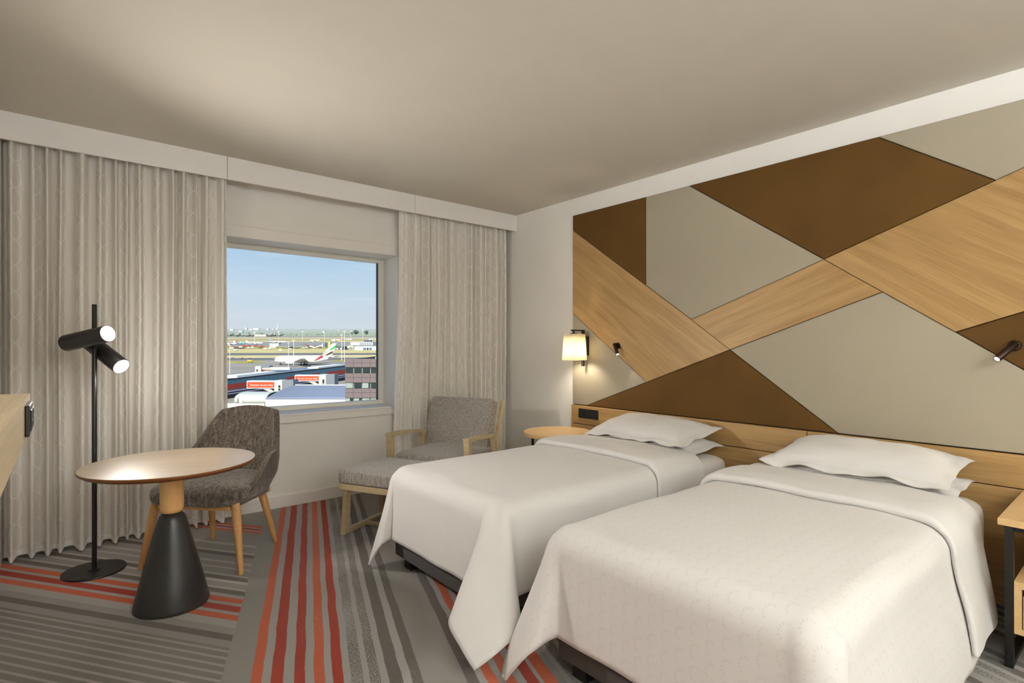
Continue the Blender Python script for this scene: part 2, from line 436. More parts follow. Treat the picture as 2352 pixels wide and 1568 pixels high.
# curtain pelmet along the window wall, in three lengths with visible joints
pel = tag(bpy.data.objects.new('trim_1', None), kind='structure'); COL.objects.link(pel)
for x0, x1 in ((ROOM_X0, 0.872), (0.875, 2.36), (2.363, ROOM_X1)):
    struct('pelmet_board', box(x0, x1, 4.172, 4.19, 2.428, ROOM_Z, 0.0015, 1), TRIM, pel)
# window: casing, sill, frame, pane
win = tag(bpy.data.objects.new('window_1', None), kind='structure'); COL.objects.link(win)
struct('casing', box(WX0 - .09, WX1 + .075, ROOM_Y1 - 0.014, ROOM_Y1, WZ1, 2.152, 0.002, 1), TRIM, win)
struct('casing', box(WX1, WX1 + .075, ROOM_Y1 - 0.014, ROOM_Y1, 0.655, WZ1, 0.002, 1), TRIM, win)
struct('apron', box(WX0 - .09, WX1, ROOM_Y1 - 0.018, ROOM_Y1, 0.655, WZ0 - .006, 0.002, 1), TRIM, win)
struct('window_sill', box(WX0, WX1, ROOM_Y1 - 0.022, 4.645, WZ0 - .006, WZ0 + 0.010, 0.002, 1), TRIM, win)
FY = 4.640
struct('window_frame', box(WX0, WX1, FY, FY + .06, WZ1 - .035, WZ1, 0.003, 1), FRAME, win)
struct('window_frame', box(WX0, WX1, FY, FY + .06, WZ0 + .010, WZ0 + .045, 0.003, 1), FRAME, win)
struct('window_frame', box(WX1 - .05, WX1, FY, FY + .06, WZ0 + .045, WZ1 - .035, 0.003, 1), FRAME, win)
struct('window_frame', box(WX0, WX0 + .03, FY, FY + .06, WZ0 + .045, WZ1 - .035, 0.003, 1), FRAME, win)
struct('glazing_gasket', box(WX1 - .056, WX1 - .05, FY + .02, FY + .05, WZ0 + .045, WZ1 - .035), BLACKP, win)
b = bmesh.new()
box(WX0 + .03, WX1 - .05, FY + .030, FY + .034, WZ0 + .045, WZ1 - .035, bm=b)
struct('pane', b, GLASS, win)

# unseen ceiling lamps, added behind the photographer for fill light
for k, (x, y, e) in enumerate(FILL_DOWNLIGHTS):
    tl = thing('added_downlight', 'unseen round ceiling lamp added behind the photographer as fill', 'ceiling lamp', (x, y, ROOM_Z), group='added ceiling fill lamps')
    obj('trim_ring', lathe([(0.16, -0.012), (0.19, -0.010), (0.195, -0.001), (0.16, -0.001)], 40, caps=False), TRIM, tl, True)
    obj('diffuser', lathe([(0.0, -0.006), (0.16, -0.006)], 40, caps=False), GLOW, tl)
    ld = bpy.data.lights.new('added_downlight_light', 'AREA'); lo = bpy.data.objects.new('added_downlight_light', ld); COL.objects.link(lo)
    ld.shape = 'DISK'; ld.size = 0.34; ld.energy = e; ld.color = LAMP_COL; ld.spread = math.radians(170)
    lo.parent = tl; lo.location = (0, 0, -0.02)

for x, y, e in FILL_UPLIGHTS:  # uplights added out of view to brighten the ceiling and far walls
    tl = thing('added_uplight', 'unseen black uplight added behind the photographer to brighten the room', 'floor lamp', (x, y, 0), group='added fill uplights')
    obj('base', lathe([(0, 0), (.14, 0), (.14, .012), (0, .016)], 40), BLACK, tl, True, angle=40)
    obj('pole', lathe([(.012, .012), (.012, 1.66)], 16), BLACK, tl, True, angle=40)
    obj('bowl', lathe([(0.02, 1.66), (.09, 1.68), (.16, 1.74), (.185, 1.78), (.18, 1.78), (.15, 1.745), (.02, 1.685)], 40, caps=False), BLACK, tl, True)
    ld = bpy.data.lights.new('added_uplight_light', 'AREA'); lo = bpy.data.objects.new('added_uplight_light', ld); COL.objects.link(lo)
    ld.shape = 'DISK'; ld.size = 0.30; ld.energy = e; ld.color = LAMP_COL; lo.parent = tl; lo.location = (0, 0, 1.775); lo.rotation_euler = (math.pi, 0, 0)

# ------------------------------------------------------------------ headboard wall
HX = 3.500
hb = thing('headboard', 'wall-high headboard of slanting oak, brown and greige panels behind both beds', 'headboard', (0, 0, 0))
R = -0.9
Z0 = 0.741; ZT = 2.430
pA, pB, pC, pD = (3.36, ZT), (3.36, 2.300), (3.36, 1.555), (3.36, Z0)
T1, T2, T3 = (2.57, ZT), (2.191, ZT), (1.007, ZT)
pP, pQ, pV, pW, pE, pF = (2.57, 1.735), (2.17, 1.450), (1.877, 1.232), (2.562, .976), (3.187, Z0), (1.205, Z0)
pK, pM, pN, pG = (1.283, 1.777), (.982, 1.558), (.664, 1.327), (.508, 2.066)
TR = (-.473, ZT); N2 = (R, 1.327 + .36 * (.664 - R)); L1 = (-.144, Z0)
PANELS = [('upholstered_panel', [pA, T1, pP, pB], BROWN), ('oak_panel', [pB, pP, pQ, pV, pW, pC], OAK_A),
          ('upholstered_panel', [T1, T2, pK, pQ, pP], GREIGE), ('upholstered_panel', [T2, T3, pG, pK], BROWN),
          ('upholstered_panel', [T3, TR, pG], GREIGE), ('oak_panel', [pQ, pK, pM, pV], OAK_B),
          ('oak_panel', [pK, pG, TR, (R, ZT), N2, pN, pM], OAK_A), ('upholstered_panel', [pN, N2, (R, Z0), L1], BROWN),
          ('upholstered_panel', [pV, pM, pN, L1, pF], GREIGE), ('upholstered_panel', [pE, pW, pV, pF], BROWN),
          ('upholstered_panel', [pC, pW, pE, pD], GREIGE)]
def inset(poly, d):
    n = len(poly); ar = sum(poly[i][0] * poly[(i + 1) % n][1] - poly[(i + 1) % n][0] * poly[i][1] for i in range(n))
    sg = 1 if ar > 0 else -1; out = []
    for i in range(n):
        p0, p1, p2 = Vector(poly[i - 1]), Vector(poly[i]), Vector(poly[(i + 1) % n])
        e1 = (p1 - p0).normalized(); e2 = (p2 - p1).normalized()
        n1 = Vector((-e1.y, e1.x)) * sg; n2 = Vector((-e2.y, e2.x)) * sg
        k = (n1 + n2); q = 1 + n1.dot(n2)
        out.append(tuple(p1 + k * (d / max(q, 0.25))))
    return out
for nm, poly, mt in PANELS:
    soft = mt is not OAK_A and mt is not OAK_B
    q = inset(poly, 0.0016)
    b = prism([(-y, z) for y, z in q], -0.024, 0.0, 0.006 if soft else 0.0012, 3 if soft else 1)
    # prism built in (x=-y, y=depth): turn it so that the front faces -X
    bmesh.ops.transform(b, matrix=Matrix(((0, 1, 0, 0), (-1, 0, 0, 0), (0, 0, 1, 0), (0, 0, 0, 1))), verts=b.verts)
    bmesh.ops.transform(b, matrix=Matrix.Translation((HX + 0.024, 0, 0)), verts=b.verts)
    bmesh.ops.recalc_face_normals(b, faces=b.faces)
    obj(nm, b, mt, hb, soft, angle=50)
obj('backing_board', box(HX + .0245, ROOM_X1 - .001, R, 3.358, 0.0, 2.429), GAP, hb)
# oak boards below
for y0, y1 in ((1.376, 3.362), (R, 1.372)):
    obj('oak_board', box(HX - .012, HX + .024, y0, y1, 0.5775, 0.736, 0.002, 1), OAK_0, hb)
for y0, y1 in ((1.376, 3.362), (R, 1.372)):
    obj('oak_board', box(HX - .010, HX + .024, y0, y1, 0.0, 0.5725, 0.002, 1), OAK_0, hb)

# power outlet strip in the headboard
def outlet(name, label, origin, rz, mods):
    """strip of square modules; local x runs along the strip, local -y faces the room"""
    W = 0.071 * len(mods) + 0.010
    o = thing(name, label, 'socket', origin, rz)
    obj('cover_frame', box(-W / 2, W / 2, -0.010, 0, -0.0405, 0.0405, 0.003), BLACKP, o)
    for i, kind in enumerate(mods):
        x = -W / 2 + .005 + .071 * (i + .5)
        if kind == 's':
            f = obj('socket_insert', box(x - .0275, x + .0275, -0.013, -0.0095, -0.0275, 0.0275, 0.002), BLACKP, o)
            bb = bmesh.new()
            cyl((x, -0.0126, 0), (x, -0.0137, 0), 0.0225, 0.0225, 28, bb, prof=[(0, .0225), (1, .0225)])
            rr = obj('socket_well', bb, flat('socket_well_black', (8, 8, 8), 0.5), f)
            for dx, dz in ((0, .017), (0, -.017), (.0095, 0), (-.0095, 0)):
                cc = bmesh.new(); cyl((x + dx, -0.0137, dz), (x + dx, -0.0146, dz), 0.0022, 0.0022, 10, cc)
                obj('contact', cc, flat('contact_steel', (150, 148, 145), 0.3, metal=0.8), f)
        else:
            obj('rocker_switch', box(x - .0275, x - .001, -0.0145, -0.0095, -0.0275, 0.0275, 0.002), BLACKP, o)
            obj('rocker_switch', box(x + .001, x + .0275, -0.0145, -0.0095, -0.0275, 0.0275, 0.002), BLACKP, o)
    return o
outlet('power_outlet', 'black strip of two sockets and a switch set in the oak headboard', (HX - .012, 3.157, 0.671), -math.pi / 2, ['s', 's', 'w'])

# wall sconce
sy = 3.195
s = thing('wall_sconce', 'black bracket wall lamp with cream tapered shade lit above the round side table', 'wall lamp', (HX, sy, 1.26))
obj('back_plate', box(-0.030, 0, -0.034, 0.034, -0.083, 0.083, 0.002), BLACK, s)
obj('post', box(-0.052, -0.030, -0.011, 0.011, -0.175, 0.140, 0.0015), BLACK, s)
obj('arm', box(-0.185, -0.030, -0.0095, 0.0095, 0.128, 0.140, 0.0015), BLACK, s)
bb = bmesh.new(); cyl((-0.160, 0, 0.110), (-0.160, 0, 0.130), 0.011, 0.011, 16, bb); cyl((-0.160, 0, 0.103), (-0.160, 0, 0.110), 0.030, 0.030, 24, bb)
obj('finial', bb, BLACK, s)
def shade_ring(hx, hy, z, r=0.035, n=7):
    pts = []
    for qx, qy, a0 in ((1, 1, 0), (-1, 1, 90), (-1, -1, 180), (1, -1, 270)):
        for k in range(n):
            a = math.radians(a0 + 90 * k / (n - 1))
            pts.append((-0.148 + qx * (hx - r) + r * math.cos(a), qy * (hy - r) + r * math.sin(a), z))
    return pts
bb = bmesh.new()
levels = [(0.076, 0.072, 0.102), (0.079, 0.076, 0.03), (0.082, 0.080, -0.05), (0.085, 0.084, -0.122)]
rg = [[bb.verts.new(p) for p in shade_ring(*l)] for l in levels]
for A, B in zip(rg, rg[1:]):
    for k in range(len(A)): bb.faces.new((A[k], A[(k + 1) % len(A)], B[(k + 1) % len(A)], B[k]))
m, t, out = newmat('lampshade_fabric')
d = t.new('ShaderNodeBsdfDiffuse'); d.inputs[0].default_value = lin((248, 242, 228))
tl = t.new('ShaderNodeBsdfTranslucent'); tl.inputs[0].default_value = lin((252, 244, 224))
mx = t.new('ShaderNodeMixShader'); mx.inputs[0].default_value = 0.6
t.l.new(d.outputs[0], mx.inputs[1]); t.l.new(tl.outputs[0], mx.inputs[2]); t.l.new(mx.outputs[0], out.inputs[0])
SHADE = m
bmesh.ops.recalc_face_normals(bb, faces=bb.faces)
sh = obj('lamp_shade', bb, SHADE, s, True, angle=60); solidify(sh, 0.002)
bb = bmesh.new(); bmesh.ops.create_icosphere(bb, subdivisions=2, radius=0.022); bmesh.ops.translate(bb, vec=(-0.148, 0, -0.01), verts=bb.verts)
obj('bulb', bb, flat('bulb_glow', (255, 236, 200), 0.5, var=0.0, emis=10.0), s, True)
ld = bpy.data.lights.new('sconce_light', 'POINT'); lo = bpy.data.objects.new('sconce_light', ld); COL.objects.link(lo)
ld.energy = 8.0; ld.color = (1.0, 0.90, 0.70); ld.shadow_soft_size = 0.035; lo.parent = s; lo.location = (-0.148, 0, -0.045)

# reading lights
def reading_light(label, pos, tip, rad=0.0150, length=0.10, base=0.026, neck=0.032):
    o = thing('reading_light', label, 'reading lamp', pos)
    bb = bmesh.new(); cyl((0, 0, 0), (-0.016, 0, 0), base, base, 28, bb, prof=[(0, base), (.55, base), (.9, base * .88), (1, base * .7)])
    obj('wall_rose', bb, BRONZE, o, True, angle=40)
    bb = bmesh.new(); cyl((-0.012, 0, 0), (-neck, 0, 0), 0.007, 0.007, 14, bb); bmesh.ops.create_uvsphere(bb, u_segments=14, v_segments=10, radius=0.011, matrix=Matrix.Translation((-neck, 0, 0)))
    obj('swivel_joint', bb, BRONZE, o, True)
    d = Vector(tip).normalized(); p0 = Vector((-neck - .006, 0, 0)) - d * 0.018; p1 = p0 + d * length
    bb = bmesh.new(); cyl(p0, p1, rad, rad, 24, bb, prof=[(0, rad * .85), (.04, rad), (.97, rad), (1, rad * .9), (.985, rad * .72)])
    h = obj('lamp_head', bb, BRONZE, o, True, angle=35)
    bb = bmesh.new(); cyl(p1 - d * .006, p1 - d * .0012, rad * .76, rad * .76, 20, bb)
    obj('lens', bb, GLOW, h)
    ld = bpy.data.lights.new('reading_beam', 'SPOT'); lo = bpy.data.objects.new('reading_beam', ld); COL.objects.link(lo)
    ld.energy = 2.0; ld.spot_size = math.radians(70); ld.color = (1, .85, .65); ld.shadow_soft_size = .008
    lo.parent = o; lo.location = p1 + d * .004; lo.rotation_euler = d.to_track_quat('-Z', 'Y').to_euler()
    return o
reading_light('small bronze swivel reading light pointing down on the slanting oak band beside the sconce', (HX - .001, 2.845, 1.262), (-0.22, -0.48, -0.75), 0.0155, 0.105)
reading_light('small bronze swivel reading light on the brown panel above the nightstand', (HX - .001, 0.440, 1.257), (-0.55, 0.38, -0.50), 0.0155, 0.125)

# ------------------------------------------------------------------ beds
def make_bed(y0, y1, label):
    """base, legs and mattress; the head is at the headboard, X runs from foot to head"""
    xf, xh = 1.443, 3.480
    e = thing('bed', label, 'bed', ((xf + xh) / 2, (y0 + y1) / 2, 0))
    L = (xh - xf) / 2; W = (y1 - y0) / 2
    obj('bed_base', box(-L, L, -W + .02, W - .02, 0.070, 0.215, 0.012), BEDBASE, e, True, angle=40)
    for sx in (-1, 1):
        for sy_ in (-1, 1):
            x, y = sx * (L - .075), sy_ * (W - .095)
            obj('leg', box(x - .035, x + .035, y - .035, y + .035, 0.0, 0.074, 0.003), BLACKP, e)
    def f(i, j):
        a = 2 * math.pi * i; ca, sa = math.cos(a), math.sin(a)
        n = 0.16
        px = math.copysign(abs(ca) ** n, ca); py = math.copysign(abs(sa) ** n, sa)
        k = j * math.pi - math.pi / 2; ck, sk = math.cos(k), math.sin(k)
        rr = abs(ck) ** 0.22; hh = math.copysign(abs(sk) ** 0.35, sk)
        return (px * rr * (L - .012) + 0.004 * nz(px * 3, py * 3, hh * 3), py * rr * (W - .012) + 0.006 * nz(px * 5, py * 2, hh * 4 + 3), 0.370 + 0.165 * hh)
    b = grid(96, 30, f, wrap_u=True); bmesh.ops.remove_doubles(b, verts=b.verts, dist=0.0005); bmesh.ops.recalc_face_normals(b, faces=b.faces)
    obj('mattress', b, SHEET, e, True)
    return e
make_bed(1.822, 2.800, 'single bed on a dark base standing between the round side table and the other bed')
make_bed(0.508, 1.485, 'single bed on a dark base standing beside the nightstand with a drawer')

def over(e, Rr, fl=0.02):
    """profile of cloth running over a rounded edge: (out, drop)"""
    q = Rr * math.pi / 2
    if e <= 0: return 0.0, 0.0
    if e < q: return Rr * math.sin(e / Rr), Rr * (1 - math.cos(e / Rr))
    return Rr + fl * sstep(0, .5, e - q), Rr + (e - q)

def drape(x_in, y_lo, y_hi, ztop, Rr, a_foot, b_lo, b_hi, x_end, seed, corner=None, nxs=110, nys=110, puff=0.02, fl_lo=.02, fl_hi=.02):
    """cloth that covers the bed from the foot (over the edge by a_foot) to x_end; hangs b_lo / b_hi over the sides.
    x_in, y_lo, y_hi are the lines where the rounding starts."""
    len_s = (x_end - x_in) + a_foot; wid = y_hi - y_lo
    cl = corner or {'lo': (0.60, (-.86, -.5), .60, .1), 'hi': (0.60, (-.86, .5), .60, .1)}
    def pos(s, t):
        a = -s if s < 0 else 0.0
        bl = -t if t < 0 else 0.0; bh = t - wid if t > wid else 0.0
        b_ = bl or bh; side = 'lo' if bl > 0 else 'hi'; sg = -1 if bl > 0 else 1
        x = x_in + max(s, 0.0); y = y_lo + min(max(t, 0.0), wid)
        if a > 0 and b_ > 0:
            r = math.hypot(a, b_); th = math.atan2(b_, a)
            o_, dr = over(r, Rr)
            bul, dirv, sharp = cl[side][:3]
            kf = max(0.0, math.sin(2 * th)) ** sharp
            ex = max(0.0, r - Rr * 0.8) * bul * kf
            dx, dy = -math.cos(th), sg * math.sin(th)
            X = x + dx * o_ + dirv[0] * ex; Y = y + dy * o_ + dirv[1] * ex
            hor = ex * 0.92 + 1e-6
            full = max(r - Rr * 0.57, 0.0)
            drop = dr if full <= hor else min(dr, Rr * .43 * (1 - kf) + math.sqrt(max(full * full - hor * hor, 0.0)) + Rr * .43 * kf)
            spd = math.sin(4 * th) * max(0.0, r - Rr) * cl[side][3]
            X += dirv[1] * sg * spd; Y += -dirv[0] * sg * spd
            X += 0.010 * nz(X * 7, Y * 7, seed) ; Y += 0.010 * nz(X * 7 + 9, Y * 7, seed)
            return Vector((X, Y, max(ztop - drop, 0.018)))
        if a > 0:
            o_, dr = over(a, Rr); amp = sstep(.08, .4, a)
            return Vector((x - o_ - 0.012 * amp * nz(y * 4.5, a * 1.5, seed) - .004 * amp, y, ztop - dr + 0.006 * nz(y * 3, a * 2, seed + 5)))
        if b_ > 0:
            o_, dr = over(b_, Rr, fl_lo if bl > 0 else fl_hi); amp = sstep(.08, .4, b_)
            return Vector((x, y + sg * (o_ + 0.016 * amp * nz(x * 4.0, b_ * 1.5, seed + 11) + 0.006 * amp * nz(x * 11, b_ * 2, seed + 2)), max(ztop - dr, 0.016) + 0.006 * nz(x * 3, b_ * 2, seed + 7)))
        cx_ = min(1.0, max(s, 0) / .25); cy_ = min(1.0, min(t, wid - t) / .22)
        return Vector((x, y, ztop + puff * (cx_ * cy_) ** .6 * 0.6 + 0.010 * nz(x * 2.2, y * 2.2, seed + 3) * cy_ + 0.004 * nz(x * 6, y * 6, seed)))
    tot = wid + b_lo + b_hi
    def fn(i, j):
        return pos(-a_foot + i * len_s, -b_lo + j * tot)
    return grid(nxs, nys, fn, uv=lambda i, j: (-a_foot + i * len_s, -b_lo + j * tot))

def cuff(x0, x1, y_lo, y_hi, ztop, Rr, b_lo, b_hi, seed, sw=0.0, fl_lo=.02):
    """turned-back top of the duvet: a soft slab, rounded at the fold, hanging over both sides"""
    wid = y_hi - y_lo; tot = wid + b_lo + b_hi; th = 0.022
    prof = []
    for k in range(9):
        a = math.pi / 2 + math.pi * k / 8; prof.append((math.cos(a), math.sin(a)))     # rolled edge at the fold
    def fn(i, j):
        t_ = -b_lo + j * tot
        nb = 12; n = 60
        k = i * (n - 1)
        bl = -t_ if t_ < 0 else 0.0; bh = t_ - wid if t_ > wid else 0.0
        b_ = bl or bh; sg = -1 if bl > 0 else 1
        y = y_lo + min(max(t_, 0.0), wid)
        wob = 0.012 * nz(t_ * 3.5, seed) + 0.005 * nz(t_ * 11, seed + 4)
        # cross-section: under side -> roll -> top side
        if k < 12: u, off = x0 + wob + .018 + (x1 - x0) * .25 * (1 - k / 12), 0.002
        elif k < 20:
            a = math.pi * (k - 12) / 8; u, off = x0 + wob + .018 - .018 * math.sin(a), 0.002 + .019 * (1 - math.cos(a))
        else:
            q = (k - 20) / (n - 1 - 20); u = x0 + wob + .018 + (x1 - x0 - .018) * q
            off = 0.040 - 0.012 * q ** 1.5 + 0.008 * nz(u * 7, t_ * 4, seed) + .010 * math.sin(math.pi * min(1, q * 1.3)) 
        if b_ > 0:
            o_, dr = over(b_, Rr, fl_lo if bl > 0 else .02)
            q = min(1.0, dr / Rr); amp = sstep(.05, .4, b_)
            nyx = math.sin(min(b_ / Rr, math.pi / 2)); nzx = math.cos(min(b_ / Rr, math.pi / 2))
            return Vector((u + sw * amp * .05, y + sg * (o_ + off * .6 * nyx + .022 * amp * nz(u * 5, b_ * 2, seed) + .012 * amp), max(ztop - dr + off * nzx, 0.014 + off * .3)))
        cy_ = min(1.0, min(t_, wid - t_) / .22)
        return Vector((u, y, ztop + off + 0.010 * nz(u * 2.2, y * 2.2, 3 + seed) * cy_ + .010 * cy_))
    return grid(60, 120, fn)

# far bed's duvet, then the near bed's
DR = 0.085
o = obj('duvet', drape(1.425 + DR, 1.818 + DR, 2.835 - DR, 0.560, DR, 0.432, 0.438, 0.43, 3.00, 1.3, fl_lo=.05, corner=
        {'lo': (0.60, (-.80, -.60), .6, -.26), 'hi': (0.22, (-.97, .25), .6, -.12)}), LINEN, None, True)
solidify(o, 0.010, 1.0); tag(o, 'plain white duvet draped over the bed by the round side table', 'duvet')
c = obj('turned_back_edge', cuff(2.56, 3.03, 1.818 + DR, 2.835 - DR, 0.568, DR + .006, 0.40, 0.38, 2.2, fl_lo=.06), LINEN, o, True)
o = obj('duvet', drape(1.425 + DR, 0.508 + DR, 1.515 - DR, 0.560, DR, 0.435, 0.545, 0.45, 3.00, 7.7, fl_lo=.06, corner=
        {'lo': (0.30, (-.75, -.66), .9, -.05), 'hi': (0.36, (-.96, .25), .6, -.12)}), LINENP, None, True)
solidify(o, 0.010, 1.0); tag(o, 'white duvet with faint leaf print draped over the bed beside the nightstand', 'duvet')
c = obj('turned_back_edge', cuff(2.54, 3.02, 0.508 + DR, 1.515 - DR, 0.568, DR + .006, 0.50, 0.40, 5.1, 0.3, fl_lo=.055), LINEN, o, True)

def pillow(name, label, loc, rot, Lx, Ly, H, seed, flange=0.045, group=None):
    """oxford pillow: puffed body with a loose flange; local x = short side, y = long side"""
    hx, hy = Lx / 2, Ly / 2
    def h(x, y):
        u = min(1.0, abs(x) / hx); v = min(1.0, abs(y) / hy)
        return H * max(0.0, (1 - u ** 2.6)) ** .55 * max(0.0, (1 - v ** 3.4)) ** .55
    n = 46; m_ = 64
    bm = bmesh.new()
    def fn(sgn):
        def g(i, j):
            fx = hx + flange; fy = hy + flange
            x = (2 * i - 1) * fx; y = (2 * j - 1) * fy
            pin = 1 - 0.05 * (abs(y) / fy) ** 2 * 0 - 0.06 * (1 - (abs(y) / fy) ** 2) * (abs(x) / fx)
            piny = 1 - 0.05 * (1 - (abs(x) / fx) ** 2) * (abs(y) / fy)
            hh = h(x, y)
            ed = max(0.0, max((abs(x) - hx) / flange, (abs(y) - hy) / flange))
            wv = 0.026 * sstep(-.3, 1, ed) * nz(x * 8, y * 8, seed) if ed > 0 else 0.0
            wr = 0.006 * nz(x * 9, y * 9, seed + 2) * min(1, hh / H * 2)
            drp = -0.018 * max(0, ed) ** 1.5
            z = (hh * (1.0 if sgn > 0 else 0.28)) * sgn + (0.0012 * sgn) + wv + wr + drp
            return (x * pin, y * piny, z)
        return g
    grid(n, m_, fn(1), bm); grid(n, m_, fn(-1), bm)
    bmesh.ops.remove_doubles(bm, verts=bm.verts, dist=0.0003)
    bmesh.ops.recalc_face_normals(bm, faces=bm.faces)
    o = obj(name, bm, LINEN, None, True, loc, rot); return tag(o, label, 'pillow', group)
for cy_, sd, wh in ((2.300, 3.0, 'bed by the round side table'), (0.985, 9.0, 'bed beside the nightstand')):
    pillow('pillow', 'white flanged pillow lying underneath the other on the ' + wh, (3.198, cy_ - .01, 0.588), (0, math.radians(-3), 0.012), 0.40, 0.72, 0.070, sd)
    pillow('pillow', 'white flanged pillow on top of the other on the ' + wh, (3.210, cy_ + .015, 0.674), (0, math.radians(-9), -0.02), 0.41, 0.75, 0.075, sd + 1.7)

# ------------------------------------------------------------------ curtains
def curtain(name, label, xa, xb, y, z0, z1, folds, amp, seed, flare=0.0, ny=520):
    ph = [0.0]
    for k in range(ny):
        ph.append(ph[-1] + (1 + 0.85 * nz(k / ny * folds * 0.6, seed) + .3 * nz(k / ny * folds * 1.5, seed + 3)) * folds / ny)
    sc_ = folds / ph[-1]
    def fn(i, j):
        z = z0 + (z1 - z0) * j
        p = ph[min(ny, int(round(i * ny)))] * sc_
        top = sstep(.93, 1.0, j)
        kk = math.floor(p); fr = p - kk
        own = .5 + .5 * nz(kk * 1.37, seed + 2)                       # each pleat has its own depth, width and lean
        wd = .15 + .10 * own
        cen = .5 + .10 * nz(kk * 2.1, seed + 4) + .07 * nz(kk * 1.7, j * 1.6, seed + 6) * (1 - top)
        u = (fr - cen) / wd
        ridge = math.exp(-(u * u) ** 1.3)
        A = amp * (.55 + .9 * own) * (1 - .25 * top)
        sway = .012 * nz(p * .7, j * 1.5, seed + 9) * (1 - top) + .004 * math.sin(2 * math.pi * p * 2.0 + seed)
        xx = xa + (xb - xa) * i + 0.010 * nz(kk * .9 + fr * .9, j * 1.3, seed + 5) * (1 - top)
        xx += flare * (1 - i) ** 3 * sstep(.75, .15, j)
        zz = z - (0.016 * ridge * (1 - j) ** 8)
        return (xx, y + .018 - A * ridge + sway, zz)
    b = grid(ny, 46, fn, uv=lambda i, j: ((xb - xa) * 1.5 * i, z0 + (z1 - z0) * j))
    o = obj(name, b, CURT, None, True); return tag(o, label, 'curtain')
lc = curtain('sheer_curtain', 'long sheer curtain with embroidered lattice hanging behind the floor lamp', -0.272, 0.893, 4.262, 0.030, 2.575, 15, 0.078, 2.0)
rc = curtain('sheer_curtain', 'sheer curtain hanging in the corner behind the wooden lounge chair', 2.262, 3.478, 4.265, 0.030, 2.575, 18, 0.045, 8.4, flare=-0.05)
HEM = flat('curtain_hem', (236, 230, 220), 0.9)

# ------------------------------------------------------------------ ledge on the left wall
lg = thing('wall_ledge', 'thick pale oak wall ledge with a black outlet on its edge', 'shelf', (ROOM_X0, 0, 0))
obj('slab', box(0.0, ROOM_X0 * -1 - .080, -1.2, 2.128, 1.009, 1.114), LEDGEWOOD, lg)
ot = outlet('power_outlet', 'black double outlet on the edge of the pale oak ledge', (-.080, 1.925, 1.060), math.pi / 2, ['s', 's'])

# ------------------------------------------------------------------ floor lamp
LX, LY = 0.125, 3.800
fl = thing('floor_lamp', 'black floor lamp with two lit tube heads on a disc base', 'floor lamp', (LX, LY, 0))
obj('base_disc', lathe([(0, 0), (.146, 0), (.148, .003), (.146, .009), (0.0, .011)], 64), BLACK, fl, True, angle=40)
bb = lathe([(.030, .010), (.030, .014), (.0125, .016)], 24); 
obj('base_collar', bb, BLACK, fl, True, angle=40)
obj('pole', lathe([(.0118, .010), (.0118, 1.486), (.010, 1.489), (0, 1.489)], 20), BLACK, fl, True, angle=40)
RV = Vector((C_, -S_, 0)); FV = Vector((S_, C_, 0)); UV_ = Vector((0, 0, 1))      # picture right / away / up as room directions
def lamp_head(mid, d, L, watt, cone, rad=0.0455):
    d = d.normalized(); p0 = mid - d * L / 2; p1 = mid + d * L / 2
    bb = bmesh.new(); cyl(p0, p1, rad, rad, 40, bb, prof=[(0, 0), (0, rad * .8), (.012, rad * .97), (.03, rad), (.985, rad), (1, rad * .985), (1, rad * .93), (.97, rad * .93)])
    h = obj('lamp_head', bb, BLACK, fl, True, angle=40)
    bb = bmesh.new(); cyl(p1 - d * .012, p1 + d * .004, rad, rad, 40, bb, prof=[(0, rad * .925), (.8, rad * .925), (.95, rad * .8), (1.0, 0)])
    obj('lens', bb, GLOW, h, True)
    ld = bpy.data.lights.new('lamp_beam', 'SPOT'); lo = bpy.data.objects.new('lamp_beam', ld); COL.objects.link(lo)
    ld.energy = watt; ld.spot_size = math.radians(cone); ld.spot_blend = 1.0; ld.color = (1, .96, .90); ld.shadow_soft_size = .04
    lo.parent = fl; lo.location = p1 + d * .012; lo.rotation_euler = d.to_track_quat('-Z', 'Y').to_euler()
    ld = bpy.data.lights.new('lens_glow', 'POINT'); lo = bpy.data.objects.new('lens_glow', ld); COL.objects.link(lo)
    ld.energy = 3.4; ld.color = (1, .95, .88); ld.shadow_soft_size = .03; lo.parent = fl; lo.location = p1 + d * .045
def at_px(u, v, dist): 
    return Vector((0, 0, EYE)) + FV * dist + RV * ((u - CX) / F_PX * dist) + UV_ * ((CY - v) / F_PX * dist)
dl = LX * S_ + LY * C_
org = Vector((LX, LY, 0))
ray = (at_px(200, 790, 1) - Vector((0, 0, EYE))); ray.z = 0; ray.normalize()
rt = Vector((ray.y, -ray.x, 0))
m1 = at_px(199, 777, dl - 0.060) - org; lamp_head(m1, rt * .70 + UV_ * .20 - ray * .82, 0.285, 135, 152)
m2 = at_px(241, 812, dl + 0.060) - org; lamp_head(m2, rt * .52 - UV_ * .52 - ray * .72, 0.285, 6, 110)
for mm, dz in ((m1, 0.0), (m2, 0.0)):
    bb = bmesh.new(); cyl((0, 0, mm.z), Vector((mm.x * .75, mm.y * .75, mm.z)), 0.006, 0.006, 12, bb)
    obj('head_pivot', bb, BLACK, fl)

